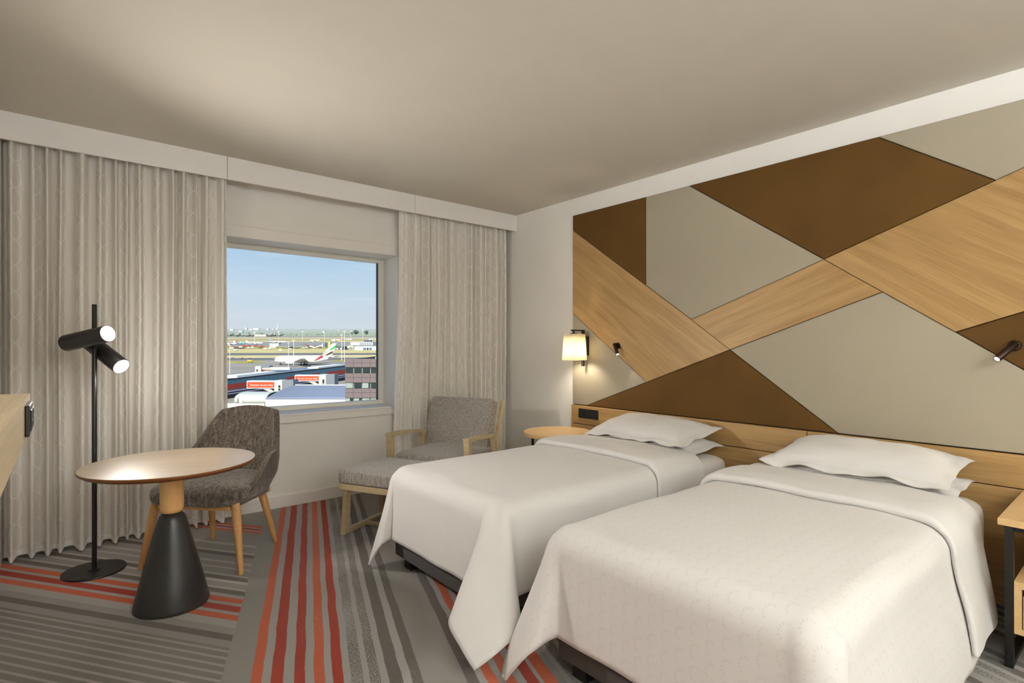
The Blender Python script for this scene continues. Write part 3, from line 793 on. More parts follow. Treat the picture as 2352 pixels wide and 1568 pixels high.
# ------------------------------------------------------------------ round table
rt_ = thing('round_table', 'round oak table on a black cone foot with a blond wood neck', 'table', (0.400, 3.075, 0))
obj('cone_base', lathe([(0, 0), (.158, 0), (.161, .006), (.160, .016), (.130, .14), (.098, .27), (.072, .375), (.062, .412), (.054, .432), (.043, .444), (.030, .449), (0, .450)], 72), flat('charcoal_lacquer', (44, 42, 41), 0.33, var=0.04, spec=0.5), rt_, True)
obj('neck', lathe([(0, .446), (.038, .446), (.046, .452), (.050, .466), (.051, .50), (.050, .60), (.053, .645), (.058, .664), (0, .664)], 48), wood('blond_beech', (214, 164, 100), (236, 192, 130), (0, math.pi / 2, 0), 0.4, 1.2), rt_, True)
obj('table_top', lathe([(0, .664), (.325, .664), (.350, .670), (.364, .680), (.3670, .688), (.3655, .6925), (0, .6925)], 96), [TABLEWOOD], rt_, True, angle=25)
EDGE = flat('tabletop_edge_brown', (120, 70, 32), 0.4, var=0.08)
rim = lathe([(.3345, .6655), (.352, .6705), (.3655, .6802), (.3683, .688), (.3672, .6915)], 96, caps=False)
obj('edge_band', rim, EDGE, rt_, True)

# ------------------------------------------------------------------ shell dining chair
ang = math.atan2(-.70, -.714)          # heading of the chair front
ch = thing('dining_chair', 'grey upholstered shell chair on tapered beech legs at the round table', 'chair', (0.715, 3.615, 0), ang - math.pi / 2)
# local: +y is the front
def shell_fn(i, j):
    s_ = 2 * i - 1                                  # -1 .. 1 round the U from one front tip to the other
    q = abs(s_); sg = 1 if s_ >= 0 else -1
    # plan of the U at seat level
    th = min(q / .62, 1.0) * math.pi / 2
    hw = 0.285
    px = sg * hw * math.sin(th) ** 0.75 if q < .62 else sg * (hw + .010 * sstep(.62, 1, q))
    py = -0.235 - 0.0 + 0.17 * (1 - math.cos(th)) if q < .62 else -0.065 + (q - .62) / .38 * 0.29
    zt = 0.860 - 0.235 * sstep(.30, .56, q) - 0.205 * sstep(.60, 1.0, q)
    zt -= 0.018 * sstep(0, .32, q)
    zb = 0.365
    z = zb + (zt - zb) * j
    up = max(0.0, z - 0.44)
    low = sstep(.50, .36, z)
    lean = 0.30 * up * (1 - .8 * sstep(.35, .9, q))
    nar = 1 - 0.62 * max(0, z - .56) * (1 if q < .7 else .4) - 0.16 * low
    return (px * nar * (1 + .02 * up), py * (1 - .14 * low) - lean, z)
b = grid(80, 30, shell_fn); bmesh.ops.recalc_face_normals(b, faces=b.faces)
o = obj('backrest_shell', b, [TWEED_D, CHENILLE], ch, True); solidify(o, 0.034, 0.0).modifiers[0].material_offset = 1
bv = o.modifiers.new('round', 'BEVEL'); bv.width = 0.012; bv.segments = 3; bv.limit_method = 'ANGLE'; bv.angle_limit = math.radians(50)
def seat_fn(i, j):
    a = 2 * math.pi * i; ca, sa = math.cos(a), math.sin(a); n = .42
    px = math.copysign(abs(ca) ** n, ca); py = math.copysign(abs(sa) ** n, sa)
    k = (j - .5) * math.pi; rr = abs(math.cos(k)) ** .32; hh = math.copysign(abs(math.sin(k)) ** .6, math.sin(k))
    W = .285 if py > 0 else .285 - .05 * abs(py)
    x, y = px * rr * W, .035 + py * rr * .250
    z = .418 + .056 * hh + (.012 * (1 - (x / .3) ** 2) if hh > 0 else 0) - .012 * (y > .15) * ((y - .15) / .13) ** 2
    return (x, y, z)
b = grid(64, 22, seat_fn, wrap_u=True); bmesh.ops.remove_doubles(b, verts=b.verts, dist=.0005); bmesh.ops.recalc_face_normals(b, faces=b.faces)
obj('seat', b, CHENILLE, ch, True)
obj('seat_frame', box(-.215, .215, -.19, .235, .338, .368, .006), CHAIRWOOD, ch)
for x0, y0, x1, y1 in ((.255, .225, .300, .255), (-.255, .225, -.300, .255), (.175, -.165, .215, -.245), (-.175, -.165, -.215, -.245)):
    bb = bmesh.new(); cyl((x0 * .93, y0 * .93, .385), (x1, y1, 0.0), .0235, .013, 20, bb, prof=[(0, .022), (.25, .0235), (.985, .0135), (1, .012)])
    obj('leg', bb, CHAIRWOOD, ch, True, angle=50)

# ------------------------------------------------------------------ lounge chair and footstool
B_ = Vector((.895, .446, 0)).normalized()
hd = math.atan2(-B_.y, -B_.x)          # facing direction
def cushion(w, d, h, z0, y0, bulge=.018, rad=.035, seed=0.0, n=.17, e1=.35, e2=.45):
    def f(i, j):
        a = 2 * math.pi * i; ca, sa = math.cos(a), math.sin(a)
        px = math.copysign(abs(ca) ** n, ca); py = math.copysign(abs(sa) ** n, sa)
        k = (j - .5) * math.pi; rr = abs(math.cos(k)) ** e1; hh = math.copysign(abs(math.sin(k)) ** e2, math.sin(k))
        x, y = px * rr * w / 2, py * rr * d / 2
        z = h / 2 * hh + (bulge * (1 - (2 * x / w) ** 2) * (1 - (2 * y / d) ** 2) * (1 if hh > 0 else -.2)) * abs(hh) + .004 * nz(x * 8, y * 8, seed)
        return (x, y + y0, z + z0 + h / 2)
    b = grid(88, 26, f, wrap_u=True); bmesh.ops.remove_doubles(b, verts=b.verts, dist=.0005); bmesh.ops.recalc_face_normals(b, faces=b.faces)
    return b
# local +y = front of the chair; lateral x
lc_ = thing('lounge_chair', 'oak framed lounge chair with speckled grey cushions in the corner by the window', 'armchair', (2.385, 3.685, 0), hd - math.pi / 2)
W2 = .345
obj('seat_cushion', cushion(.60, .60, .135, .300, .015, .014, n=.12, e1=.22, e2=.30), TWEED_L, lc_, True)
bc = obj('back_cushion', cushion(.61, .50, .135, -.0675, 0, .012, n=.12, e1=.22, e2=.32), TWEED_L, lc_, True, loc=(.03, -.262, .568), rot=(math.radians(-72), 0, 0))
obj('seat_rail', box(-W2 + .03, W2 - .03, -.30, .30, .235, .297, .006), ASHWOOD, lc_)
for sx in (-1, 1):
    x = sx * W2
    # front post, arm (slightly arched underside), rear leg, back post
    bb = prism([(.268, 0.0), (.302, 0.0), (.322, .545), (.270, .545)], -.021, .021)
    bmesh.ops.transform(bb, matrix=Matrix(((0, 1, 0, x), (1, 0, 0, 0), (0, 0, 1, 0), (0, 0, 0, 1))), verts=bb.verts); bmesh.ops.recalc_face_normals(bb, faces=bb.faces)
    obj('front_leg', bb, ASHWOOD, lc_)
    top = [(.325, .578), (.1, .571), (-.165, .545)]; und = [(-.165, .512), (-.08, .527), (.03, .541), (.15, .549), (.325, .545)]
    bb = prism(top + und, -.024, .024)
    bmesh.ops.transform(bb, matrix=Matrix(((0, 1, 0, x), (1, 0, 0, 0), (0, 0, 1, 0), (0, 0, 0, 1))), verts=bb.verts); bmesh.ops.recalc_face_normals(bb, faces=bb.faces)
    obj('armrest', bb, ASHWOOD, lc_)
    bb = prism([(-.120, .520), (-.162, .520), (-.300, 0.0), (-.265, 0.0)], -.021, .021)
    bmesh.ops.transform(bb, matrix=Matrix(((0, 1, 0, x), (1, 0, 0, 0), (0, 0, 1, 0), (0, 0, 0, 1))), verts=bb.verts); bmesh.ops.recalc_face_normals(bb, faces=bb.faces)
    obj('rear_leg', bb, ASHWOOD, lc_)
    bb = prism([(-.190, .26), (-.245, .26), (-.425, .79), (-.392, .797)], -.014, .014)
    bmesh.ops.transform(bb, matrix=Matrix(((0, 1, 0, sx * (W2 - .045)), (1, 0, 0, 0), (0, 0, 1, 0), (0, 0, 0, 1))), verts=bb.verts); bmesh.ops.recalc_face_normals(bb, faces=bb.faces)
    obj('back_post', bb, ASHWOOD, lc_)
for k in range(4):
    q = (k + .6) / 4.3; y = -.235 - .19 * q; z = .30 + .52 * q
    obj('back_slat', box(-W2 + .10, W2 - .10, y - .008, y + .008, z - .022, z + .022, .002), ASHWOOD, lc_)

fs = thing('footstool', 'oak sled-leg footstool with speckled grey cushion in front of the lounge chair', 'footstool', (1.735, 3.365, 0), hd - math.pi / 2)
fw, fd = .275, .230        # half width (lateral), half depth
obj('cushion', cushion(fw * 2 + .02, fd * 2 + .02, .098, .338, 0, .006, n=.10, e1=.17, e2=.22), TWEED_L, fs, True)
obj('seat_frame', box(-fw, fw, -fd, fd, .298, .340, .004), ASHWOOD, fs)
for sx in (-1, 1):
    for sy_ in (-1, 1):
        x = sx * (fw - .035); y = sy_ * (fd - .045)
        bb = prism([(y - .021, .298), (y + .021, .298), (y + .021 + sy_ * .020, 0.022), (y - .021 + sy_ * .020, 0.022)], -.017, .017)
        bmesh.ops.transform(bb, matrix=Matrix(((0, 1, 0, x), (1, 0, 0, 0), (0, 0, 1, 0), (0, 0, 0, 1))), verts=bb.verts); bmesh.ops.recalc_face_normals(bb, faces=bb.faces)
        obj('leg', bb, ASHWOOD, fs)
    obj('floor_rail', box(sx * (fw - .035) - .019, sx * (fw - .035) + .019, -fd - .004, fd + .004, 0.0, .030, .003), ASHWOOD, fs)
obj('stretcher', box(-fw + .05, fw - .05, -.014, .014, .004, .028, .002), ASHWOOD, fs)

# ------------------------------------------------------------------ round side table by the headboard
st = thing('side_table', 'round blond oak side table on thin black legs beside the headboard', 'side table', (3.100, 3.145, 0))
obj('table_top', lathe([(0, .530), (.270, .530), (.277, .533), (.2785, .540), (.2785, .558), (.276, .562), (0, .562)], 80), SIDEWOOD, st, True, angle=30)
for k in range(3):
    a = math.radians(167 + 120 * k)
    obj('leg', box(-.0085, .0085, -.0085, .0085, 0, .532, .001, 1), BLACK, st, loc=(.232 * math.cos(a), .232 * math.sin(a), 0))
obj('leg_ring', lathe([(.222, .004), (.242, .004), (.242, .018), (.222, .018), (.222, .004)], 60, caps=False), BLACK, st)

# ------------------------------------------------------------------ nightstand
ns = thing('nightstand', 'oak nightstand with a drawer held in a black metal frame', 'nightstand', (2.830, 0.385, 0))
# local: +x to the headboard, -y away from the bed
ND, NW = .640, .50
obj('table_top', box(-.022, ND, -NW, .018, .556, .582, .0015, 1), SIDEWOOD, ns)
for y in (0.0, -NW + .02):
    for x in (0.0, ND - .05):
        obj('leg', box(x, x + .026, y - .026, y, 0, .556, .0015, 1), BLACK, ns)
    obj('top_rail', box(.026, ND - .05, y - .026, y, .530, .556, .001, 1), BLACK, ns)
    obj('foot_rail', box(.026, ND - .05, y - .026, y, 0, .026, .001, 1), BLACK, ns)
obj('cross_rail', box(0, .026, -NW + .02, -.026, .536, .556, .001, 1), BLACK, ns)
bx0 = .004
b = bmesh.new()
for a in ((bx0, ND - .06, -NW + .022, -.027, .316, .342), (bx0, ND - .06, -NW + .022, -.027, .138, .160), (bx0, ND - .06, -.049, -.027, .160, .316), (bx0, ND - .06, -NW + .022, -NW + .044, .160, .316), (ND - .08, ND - .06, -NW + .044, -.049, .160, .316)):
    box(*a, bm=b)
obj('drawer_box', b, SIDEWOOD, ns)
dr = obj('drawer', box(bx0 + .006, ND - .10, -NW + .047, -.052, .164, .288, .001, 1), SIDEWOOD, ns)
obj('handle', box(bx0 + .010, bx0 + .030, -NW + .047, -.052, .290, .304, .002), BLACK, dr)

# ------------------------------------------------------------------ the airport outside
HT = 44.0; TILT = 45.0 / F_PX            # eye height above the apron; the land rises gently to a horizon above eye level
def gz(d): return EYE - HT + TILT * d
def gd(v): return HT * F_PX / (v - 752.0)
def gpt(u, v):
    return at_px(u, v, gd(v))
def gat(u, d):
    p = at_px(u, 797, d); p.z = gz(d); return p
RZ = -YAW
def emat(n, c, r=0.7, **k): return flat(n, c, r, **k)
EW = emat('white_cladding', (226, 226, 224), 0.6); EG = emat('grey_cladding_and_shade', (126, 134, 142), 0.7); EGD = emat('dark_recess', (34, 42, 52), 0.5)
EBL = emat('teal_glazing', (70, 112, 132), 0.35); EOR = emat('orange_banner', (226, 78, 34), 0.6, var=0.02); EBR = emat('red_banner', (168, 58, 44), 0.6, var=0.04)
EROOF = emat('blue_grey_roof', (134, 142, 160), 0.5); ESIL = emat('silver_roof', (196, 200, 190), 0.45); ETAR = emat('tar_black', (26, 26, 28), 0.7)
EPALE = emat('pale_render', (222, 216, 200), 0.8)

b = bmesh.new()
vsq = []
for d, r in ((40, -1), (40, 1), (16000, 1), (16000, -1)):
    p = FV * d + RV * (r * (300 + d * 1.3)); p.z = gz(d) - .6; vsq.append(b.verts.new(p))
b.faces.new(vsq)
struct('ground_fields', b, emat('haze_pale_fields', (172, 176, 164), 0.95, var=0.10, vscale=0.004))  # distance haze is put into the pale field colour
def strip(name, v0, v1, c, u0=-400, u1=2600, slope=0.0, lift=0.0, var=.08, vs=.03):
    b = bmesh.new(); q = []
    for u, v in ((u0, v0 + slope * (u0 - 700)), (u1, v0 + slope * (u1 - 700)), (u1, v1 + slope * (u1 - 700)), (u0, v1 + slope * (u0 - 700))):
        p = gpt(u, v); p.z += lift - .3; q.append(b.verts.new(p))
    b.faces.new(q); bmesh.ops.recalc_face_normals(b, faces=b.faces)
    return struct(name, b, emat('ground_%d_%d_%d' % c, c, 0.95, var=var, vscale=vs))
TAN, TAN2, OLV, ASP, ASPD = (200, 186, 128), (208, 192, 140), (164, 154, 80), (152, 146, 134), (112, 110, 108)
strip('ground_apron', 795, 1100, ASP, lift=.0)
strip('ground_meadow', 762.5, 771.5, (160, 170, 142), lift=.0)
strip('ground_road', 771.5, 774.0, (140, 140, 136), lift=.0)
strip('ground_meadow', 774.0, 775.6, TAN, lift=.0); strip('runway', 775.6, 776.8, (150, 146, 138)); strip('ground_meadow', 776.8, 779.2, TAN2)
strip('ground_meadow', 779.2, 781.0, (128, 128, 84)); strip('ground_meadow', 781.0, 784.8, TAN); strip('taxiway', 784.8, 794.2, (146, 144, 140))
strip('ground_meadow', 794.2, 800.6, OLV, lift=.1); strip('ground_meadow', 800.6, 810.3, TAN, lift=.1)
strip('taxiway', 810.3, 815.2, ASPD, lift=.1); strip('ground_meadow', 815.2, 821.0, TAN2, lift=.12, slope=-0.004); strip('taxiway', 821.0, 826, (112, 110, 108), lift=.12, slope=-0.004)
strip('ground_verge', 828.5, 832.2, OLV, u0=300, u1=607, lift=.12); strip('ground_verge', 825.0, 829.0, OLV, u0=766, u1=1200, lift=.12)
strip('taxi_line', 832.2, 833.0, (206, 184, 84), u0=500, u1=543, lift=.15); strip('taxi_line', 836.4, 837.3, (196, 176, 96), u0=536, u1=570, lift=.15, slope=.02)
strip('taxi_line', 838.8, 839.4, (196, 176, 96), u0=612, u1=632, lift=.15)

# tree line and far buildings
b = bmesh.new()
for k in range(150):
    u = 505 + 380 * random.random() if k > 80 else 500 + 150 * random.random()
    v = random.choice((769.5, 770.5, 771.5)) if u < 650 else 769
    d = gd(v + random.uniform(-1.5, .6)); hgt = random.uniform(10, 19) * (1 if u < 650 else .45)
    p = gat(u, d)
    bmesh.ops.create_icosphere(b, subdivisions=1, radius=1.0, matrix=Matrix.Translation(p + Vector((0, 0, hgt * .45))) @ Matrix.Diagonal((hgt * random.uniform(.7, 1.3), hgt * random.uniform(.7, 1.3), hgt * .55, 1)))
tag(obj('tree_line', b, emat('haze_pale_trees', (150, 156, 146), 0.95, var=.25, vscale=.02)), 'hazy grey-green line of trees beyond the runways', 'trees', kind='stuff')  # haze is mixed into the pale colour of the trees
for u, v, hgt in ((817, 768.5, 34), (842, 768.8, 26), (808, 768.8, 18)):
    d = gd(768.6); p = gat(u, d)
    tr = thing('tree', 'dark round-crowned tree standing alone beyond the runways', 'tree', p, 0, 'lone dark trees beyond the runways')
    b = bmesh.new()
    for k in range(7):
        bmesh.ops.create_icosphere(b, subdivisions=2, radius=hgt * random.uniform(.22, .34), matrix=Matrix.Translation((random.uniform(-.3, .3) * hgt, random.uniform(-.2, .2) * hgt, hgt * random.uniform(.4, .75))))
    obj('crown', b, emat('dark_crown', (78, 92, 88), 0.95, var=.2, vscale=.2), tr, True)
    b = bmesh.new(); cyl((0, 0, 0), (0, 0, hgt * .5), hgt * .04, hgt * .03, 8, b); obj('trunk', b, emat('bark', (80, 70, 60), .9), tr)
def building(name, label, u0, u1, v_top, v_base, c, depth=30, cat='building', group=None, parts=None, roof=None):
    d = gd(v_base); k = d / F_PX
    e = thing(name, label, cat, gat((u0 + u1) / 2, d), RZ, group)
    w_ = (u1 - u0) * k / 2; hh = (v_base - v_top) * k
    obj('wall', box(-w_, w_, 0, depth, 0, hh), emat('bld_%d_%d_%d' % c, c, .8), e)
    obj('roof', box(-w_ - .02 * hh, w_ + .02 * hh, -.02 * hh, depth + .02 * hh, hh, hh * 1.04 + .3), roof or EG, e)
    for (x0, x1, z0, z1, mt) in (parts or []):
        obj('window', box(-w_ + x0 * 2 * w_, -w_ + x1 * 2 * w_, -.15, .0, z0 * hh, z1 * hh), mt, e)
    return e
HZ = 'pale low buildings on the hazy horizon'
for u0, u1, vt, vb in ((563, 567, 752.5, 757), (581, 594, 753.5, 757.5), (572, 579, 755.5, 757.5), (611, 617, 755.2, 757.4), (625, 628, 754.3, 756.8), (634, 637, 754.2, 757), (653, 655, 754.5, 756.5), (776, 779, 757.5, 759.5), (741, 745, 760.5, 763), (528, 536, 756, 758.5), (548, 556, 759.5, 762)):
    building('distant_building', 'pale low building far off on the hazy horizon', u0, u1, vt, vb, (206, 214, 212), 40, group=HZ, roof=emat('bld_206_214_212', (206, 214, 212)))  # pale wall and roof colour carries the haze of the distance
def mast(u, v_top, v_base, label, group, w=1.15, head=3.0):
    d = gd(v_base); k = d / F_PX; hh = (v_base - v_top) * k; r = w * k / 2
    e = thing('light_mast', label, 'light mast', gat(u, d), RZ, group)
    b = bmesh.new(); cyl((0, 0, 0), (0, 0, hh), r, r * .8, 10, b); obj('pole', b, emat('mast_white', (222, 218, 214), .6), e)
    obj('lamp_bar', box(-head * k / 2, head * k / 2, -r, r, hh - 1.0 * k, hh), emat('mast_white', (222, 218, 214), .6), e)
    return e
mast(637.2, 742, 757.2, 'slim white radio tower on the hazy horizon', None, 1.0, .6)
mast(760.4, 752, 757.8, 'short thin tower on the horizon behind the airliner tail', None, .6, .5)
for u, vt, vb in ((584.7, 762, 784), (639.8, 761, 783), (695, 761, 783), (745, 763, 782), (806.5, 760, 780), (833.4, 756, 779.5)):
    mast(u, vt, vb, 'thin apron light mast far beyond the taxiways', 'far apron light masts', .75, 5)
for u, vt, vb, lb in ((528, 792, 858, 'tall white light mast close to the curtain edge'), (662.8, 786, 867, 'tall white light mast in front of the airliner cockpit'),
                  (674.6, 780.5, 840, 'tall white light mast in front of the airliner wing'), (784.9, 768, 828, 'white light mast just behind the airliner tail'),
                  (791.4, 760, 842, 'tallest white light mast beside the dark office block')):
    mast(u, vt, vb, lb, None, 1.5, 6.5)

# aircraft
def fuselage(L, r, zc, up=.35, nose=.12, tail=.34, n=30, seg=20, cockpit=0.0):
    """x from 0 (nose) to L (tail)"""
    b = bmesh.new(); rings = []
    for i in range(n + 1):
        q = i / n; x = L * q
        if q < nose: k = math.sqrt(max(0, 1 - (1 - q / nose) ** 2)) ** .9; dz = -(1 - k) * r * .35
        elif q > 1 - tail: s_ = (q - 1 + tail) / tail; k = 1 - .93 * s_ ** 1.6; dz = r * .80 * s_ ** 1.4
        else: k = 1; dz = 0
        k = max(k, .03)
        rings.append([b.verts.new((x, r * k * math.cos(2 * math.pi * a / seg), zc + dz + r * up * k * math.sin(2 * math.pi * a / seg))) for a in range(seg)])
    for A, B in zip(rings, rings[1:]):
        for a in range(seg): b.faces.new((A[a], A[(a + 1) % seg], B[(a + 1) % seg], B[a]))
    b.faces.new(rings[0]); b.faces.new(rings[-1]); bmesh.ops.recalc_face_normals(b, faces=b.faces)
    return b
def slab(pts, th, bm=None):
    b = bm or bmesh.new()
    nrm = (Vector(pts[1]) - Vector(pts[0])).cross(Vector(pts[2]) - Vector(pts[0])).normalized() * th / 2
    A = [b.verts.new(Vector(p) + nrm) for p in pts]; B = [b.verts.new(Vector(p) - nrm) for p in pts]; n = len(pts)
    b.faces.new(A); b.faces.new(list(reversed(B)))
    for i in range(n): b.faces.new((A[i], B[i], B[(i + 1) % n], A[(i + 1) % n]))
    bmesh.ops.recalc_face_normals(b, faces=b.faces)
    return b
PW = emat('aircraft_white', (238, 238, 236), 0.35)
# the big airliner: local x = nose to tail (picture left to right), y = away, z = up; 0.5113 m per pixel
KA = gd(838.0) / F_PX
al = thing('airliner', 'white double-deck airliner taxiing, its tail striped green, white, black and red', 'aircraft', gat(630, gd(838)), RZ)
LA = 138.5 * KA; rA = 3.75; zc = 13.2 * KA
fz_ = obj('fuselage', fuselage(LA, rA, zc, 1.18, .15, .36, 40, 28), PW, al, True)
def apx(pl, y): return [((630 - 630) + (690 + x / 13.07 - 630) * KA, y, (838 - 740 - yy / 13.07) * KA) for x, yy in pl]
fin = [(600, 1030), (640, 1000), (930, 660), (985, 630), (1088, 630), (1060, 770), (1000, 870), (920, 1060)]
obj('tail_fin', prism([(p[0], p[2]) for p in apx(fin, 0)], -.35, .35), PW, al)
for c, nm, pl in (((40, 178, 74), 'green', [(1090, 648), (1060, 765), (1000, 795), (860, 860), (885, 815), (1000, 735)]),
                  ((242, 176, 148), 'pink', [(868, 800), (815, 900), (735, 1005), (660, 1015), (640, 1000), (760, 890)]),
                  ((74, 66, 64), 'black', [(992, 860), (962, 938), (870, 972), (735, 1018), (800, 950), (890, 895)])):
    obj('tail_stripe', prism([(p[0], p[2]) for p in apx(pl, 0)], -.55, .55), emat('livery_' + nm, c, .4), al)
red = [(700, 1008), (690, 1036), (560, 1105), (500, 1128), (450, 1142), (520, 1090), (590, 1035), (650, 1000)]
obj('tail_stripe', prism([(p[0], p[2]) for p in apx(red, 0)], -4.0, 4.0), emat('livery_red', (222, 44, 52), .4), al)
for sg in (-1, 1):
    obj('wing', slab([(LA * .34, sg * 3, zc - 2.4), (LA * .58, sg * 3, zc - 2.4), (LA * .70, sg * 38, zc + 2.2), (LA * .655, sg * 38, zc + 2.2)], .9), PW, al)
    obj('tailplane', slab([(LA * .885, sg * 1.2, zc + 1.8), (LA * .965, sg * 1.2, zc + 1.8), (LA * 1.02, sg * 14, zc + 3.6), (LA * .99, sg * 14, zc + 3.6)], .5), PW, al)
    for yy, xx in ((15, .37), (26, .46)):
        b = bmesh.new(); cyl((LA * xx - 6, sg * yy, zc - 3.9 + yy * .03), (LA * xx + 1.5, sg * yy, zc - 3.9 + yy * .03), 1.7, 1.2, 18, b, prof=[(0, 1.3), (.06, 1.65), (.5, 1.7), (1, .9)])
        en = obj('engine', b, PW, al, True)
        b = bmesh.new(); cyl((LA * xx - 6.06, sg * yy, zc - 3.9 + yy * .03), (LA * xx - 5.9, sg * yy, zc - 3.9 + yy * .03), 1.2, 1.2, 16, b); obj('fan', b, EGD, en)
for xx, yy in ((.105, 0), (.47, -4), (.47, 4), (.52, -3), (.52, 3)):
    b = bmesh.new(); cyl((LA * xx, yy - .6, 1.0), (LA * xx, yy + .6, 1.0), 1.0, 1.0, 14, b); cyl((LA * xx, yy, 1.0), (LA * xx, yy, zc - 3), .35, .35, 8, b)
    obj('landing_gear', b, EGD, al)
def jet(label, u, v, c_tail, L=36.0, ang_=0.0, flip=False, c_body=None, group=None):
    """airliner far off; local x nose to tail"""
    d = gd(v)
    e = thing('airliner', label, 'aircraft', gat(u, d), RZ + (math.pi if flip else 0) + ang_, group)
    zc = 3.4; cb_ = emat('aircraft_white', (238, 238, 236)) if c_body is None else emat('body_%d_%d_%d' % c_body, c_body, .5); ct = emat('tailcol_%d_%d_%d' % c_tail, c_tail, .5)
    b = fuselage(L, 2.1, zc, 1.0, .12, .30, 18, 12); bmesh.ops.translate(b, vec=(-L / 2, 0, 0), verts=b.verts); obj('fuselage', b, cb_, e, True)
    obj('tail_fin', prism([(L * .33, zc + 1.2), (L * .42, zc + 7.5), (L * .49, zc + 7.5), (L * .48, zc + 1.2)], -.3, .3), ct, e)
    for sg in (-1, 1):
        obj('wing', slab([(-L * .10, sg * 1.8, zc - .8), (L * .08, sg * 1.8, zc - .8), (L * .16, sg * 16, zc + .8), (L * .12, sg * 16, zc + .8)], .5), cb_, e)
        obj('winglet', slab([(L * .12, sg * 16, zc + .8), (L * .16, sg * 16, zc + .8), (L * .18, sg * 16.6, zc + 3.6), (L * .165, sg * 16.6, zc + 3.6)], .25), ct, e)
        b = bmesh.new(); cyl((-L * .14, sg * 5.4, zc - 1.9), (-L * .02, sg * 5.4, zc - 1.9), 1.1, .9, 12, b); obj('engine', b, cb_, e, True)
        obj('tailplane', slab([(L * .40, sg * .6, zc + .9), (L * .48, sg * .6, zc + .9), (L * .52, sg * 6, zc + 1.4), (L * .49, sg * 6, zc + 1.4)], .3), cb_, e)
    for x, y in ((-L * .38, 0), (L * .06, 2.6), (L * .06, -2.6)):
        b = bmesh.new(); cyl((x, y, 0), (x, y, zc - 1), .45, .45, 8, b); obj('landing_gear', b, EGD, e)
    return e
jet('parked white airliner with red tail beside the curtain edge', 531, 792.0, (206, 70, 72), 34)
jet('parked airliner with teal painted roof', 550, 790.8, (236, 236, 232), 32, flip=True, c_body=(128, 190, 180))
jet('plain all-white parked airliner', 584, 790.5, (240, 240, 232), 46, flip=True)
jet('parked airliner with blue-grey tail', 638, 787.5, (120, 160, 190), 50, flip=True)
jet('orange-tailed airliner standing alone on the taxiway', 723, 784.0, (236, 150, 96), 33)
jet('red and orange tailed airliner behind the service buildings', 772, 783.5, (226, 96, 82), 32)
jet('small airliner with green tail far behind the light masts', 800, 781.5, (96, 176, 130), 26, flip=True)
jet('airliner with orange tail beyond the hangars', 858, 781.5, (232, 140, 92), 36)
jet('grey-green military transport plane parked on the apron', 668, 800.5, (108, 118, 112), 66, c_body=(128, 136, 126))

# service buildings and vehicles on the far apron
building('container_block', 'white container block by the military plane', 619, 640, 788.5, 798.8, (232, 232, 224), 12, parts=[(.3, .33, 0, 1, EG), (.6, .63, 0, 1, EG)])
building('hangar', 'long white hangar with a row of ribbed doors', 805, 856, 785.5, 792.5, (228, 228, 228), 25, parts=[(.42 + .08 * k, .47 + .08 * k, .05, .85, EG) for k in range(7)])
building('hangar', 'low white hangar with dark glazed doors', 814, 905, 795.0, 804.0, (236, 236, 234), 25, parts=[(.22, .30, .05, .62, EBL), (.31, .36, .05, .62, EGD), (.37, .44, .05, .62, EBL)])
building('shed', 'dark flat-roofed shed on top of the ribbed hangar row', 836, 852, 780.5, 786, (96, 108, 120), 12)
building('shed', 'blue and white service building beside the yellow tower', 739, 746.5, 788, 797, (150, 168, 190), 15, parts=[(.1, .4, .1, .8, EW), (.55, .8, .1, .9, EGD)])
building('shed', 'narrow yellow tower among the service buildings', 753.5, 758.5, 784.5, 796.5, (214, 196, 120), 5)
building('shed', 'grey gabled shed next to the glazed hangar', 792, 812, 793.5, 802.0, (196, 196, 176), 16, parts=[(.5, .9, .05, .6, EG)])
building('shed', 'dark service building behind the airliner tail', 770, 792, 795, 803, (88, 92, 98), 15, parts=[(.1, .3, .1, .5, EW), (.5, .7, .1, .5, EW)])
building('shed', 'low white storage building behind the runway trees', 584, 611, 768.0, 772.5, (206, 204, 184), 20)
def vehicle(label, u, v, c, L=6.0, Hh=2.6, group=None):
    e = thing('service_vehicle', label, 'vehicle', gat(u, gd(v)), RZ + random.uniform(-.4, .4), group)
    obj('body', box(-L / 2, L * .18, -1.2, 1.2, .6, Hh, .1, 1), emat('veh_%d_%d_%d' % c, c, .5), e)
    obj('cab', box(L * .20, L / 2, -1.15, 1.15, .6, Hh * .8, .15, 1), emat('veh_%d_%d_%d' % c, c, .5), e)
    for x in (-L * .3, L * .3):
        b = bmesh.new(); cyl((x, -1.2, .5), (x, 1.2, .5), .5, .5, 10, b); obj('axle', b, EGD, e)
VW, VG, VR = 'white service vehicles on the far apron', 'grey service vehicles on the far apron', 'dark red service vehicles on the far apron'
for k, (u, v) in enumerate(((533, 801), (553, 798.5), (572, 799.8), (581, 799.8), (610, 802), (541, 805.8), (620, 801.5), (686, 800.2), (697, 799.5), (705, 798.8), (715, 797.5), (722, 799.3), (730, 797.5), (737, 795.5), (668, 803), (690, 797.8), (645, 806.3), (535, 822), (556, 822.8), (573, 823))):
    vehicle('small white service vehicle standing on the far apron', u, v, (236, 234, 228), 7 if v < 810 else 3, 3 if v < 810 else 1, VW)
for u, v in ((538, 800.6), (546, 800.2), (550, 800.8), (558, 800.8), (598, 799.6), (680, 798.3), (701, 796.6), (711, 799.6), (726, 795.6), (735, 799.6)):
    vehicle('small dark grey service vehicle standing on the far apron', u, v, (92, 90, 100), 7, 3, VG)
for u, v in ((561, 796.3), (571, 796.3), (588, 795.5), (603, 797.4), (542, 799.8), (706, 795.6)):
    vehicle('dark red service truck standing on the far apron', u, v, (176, 60, 66), 9, 3.6, VR)
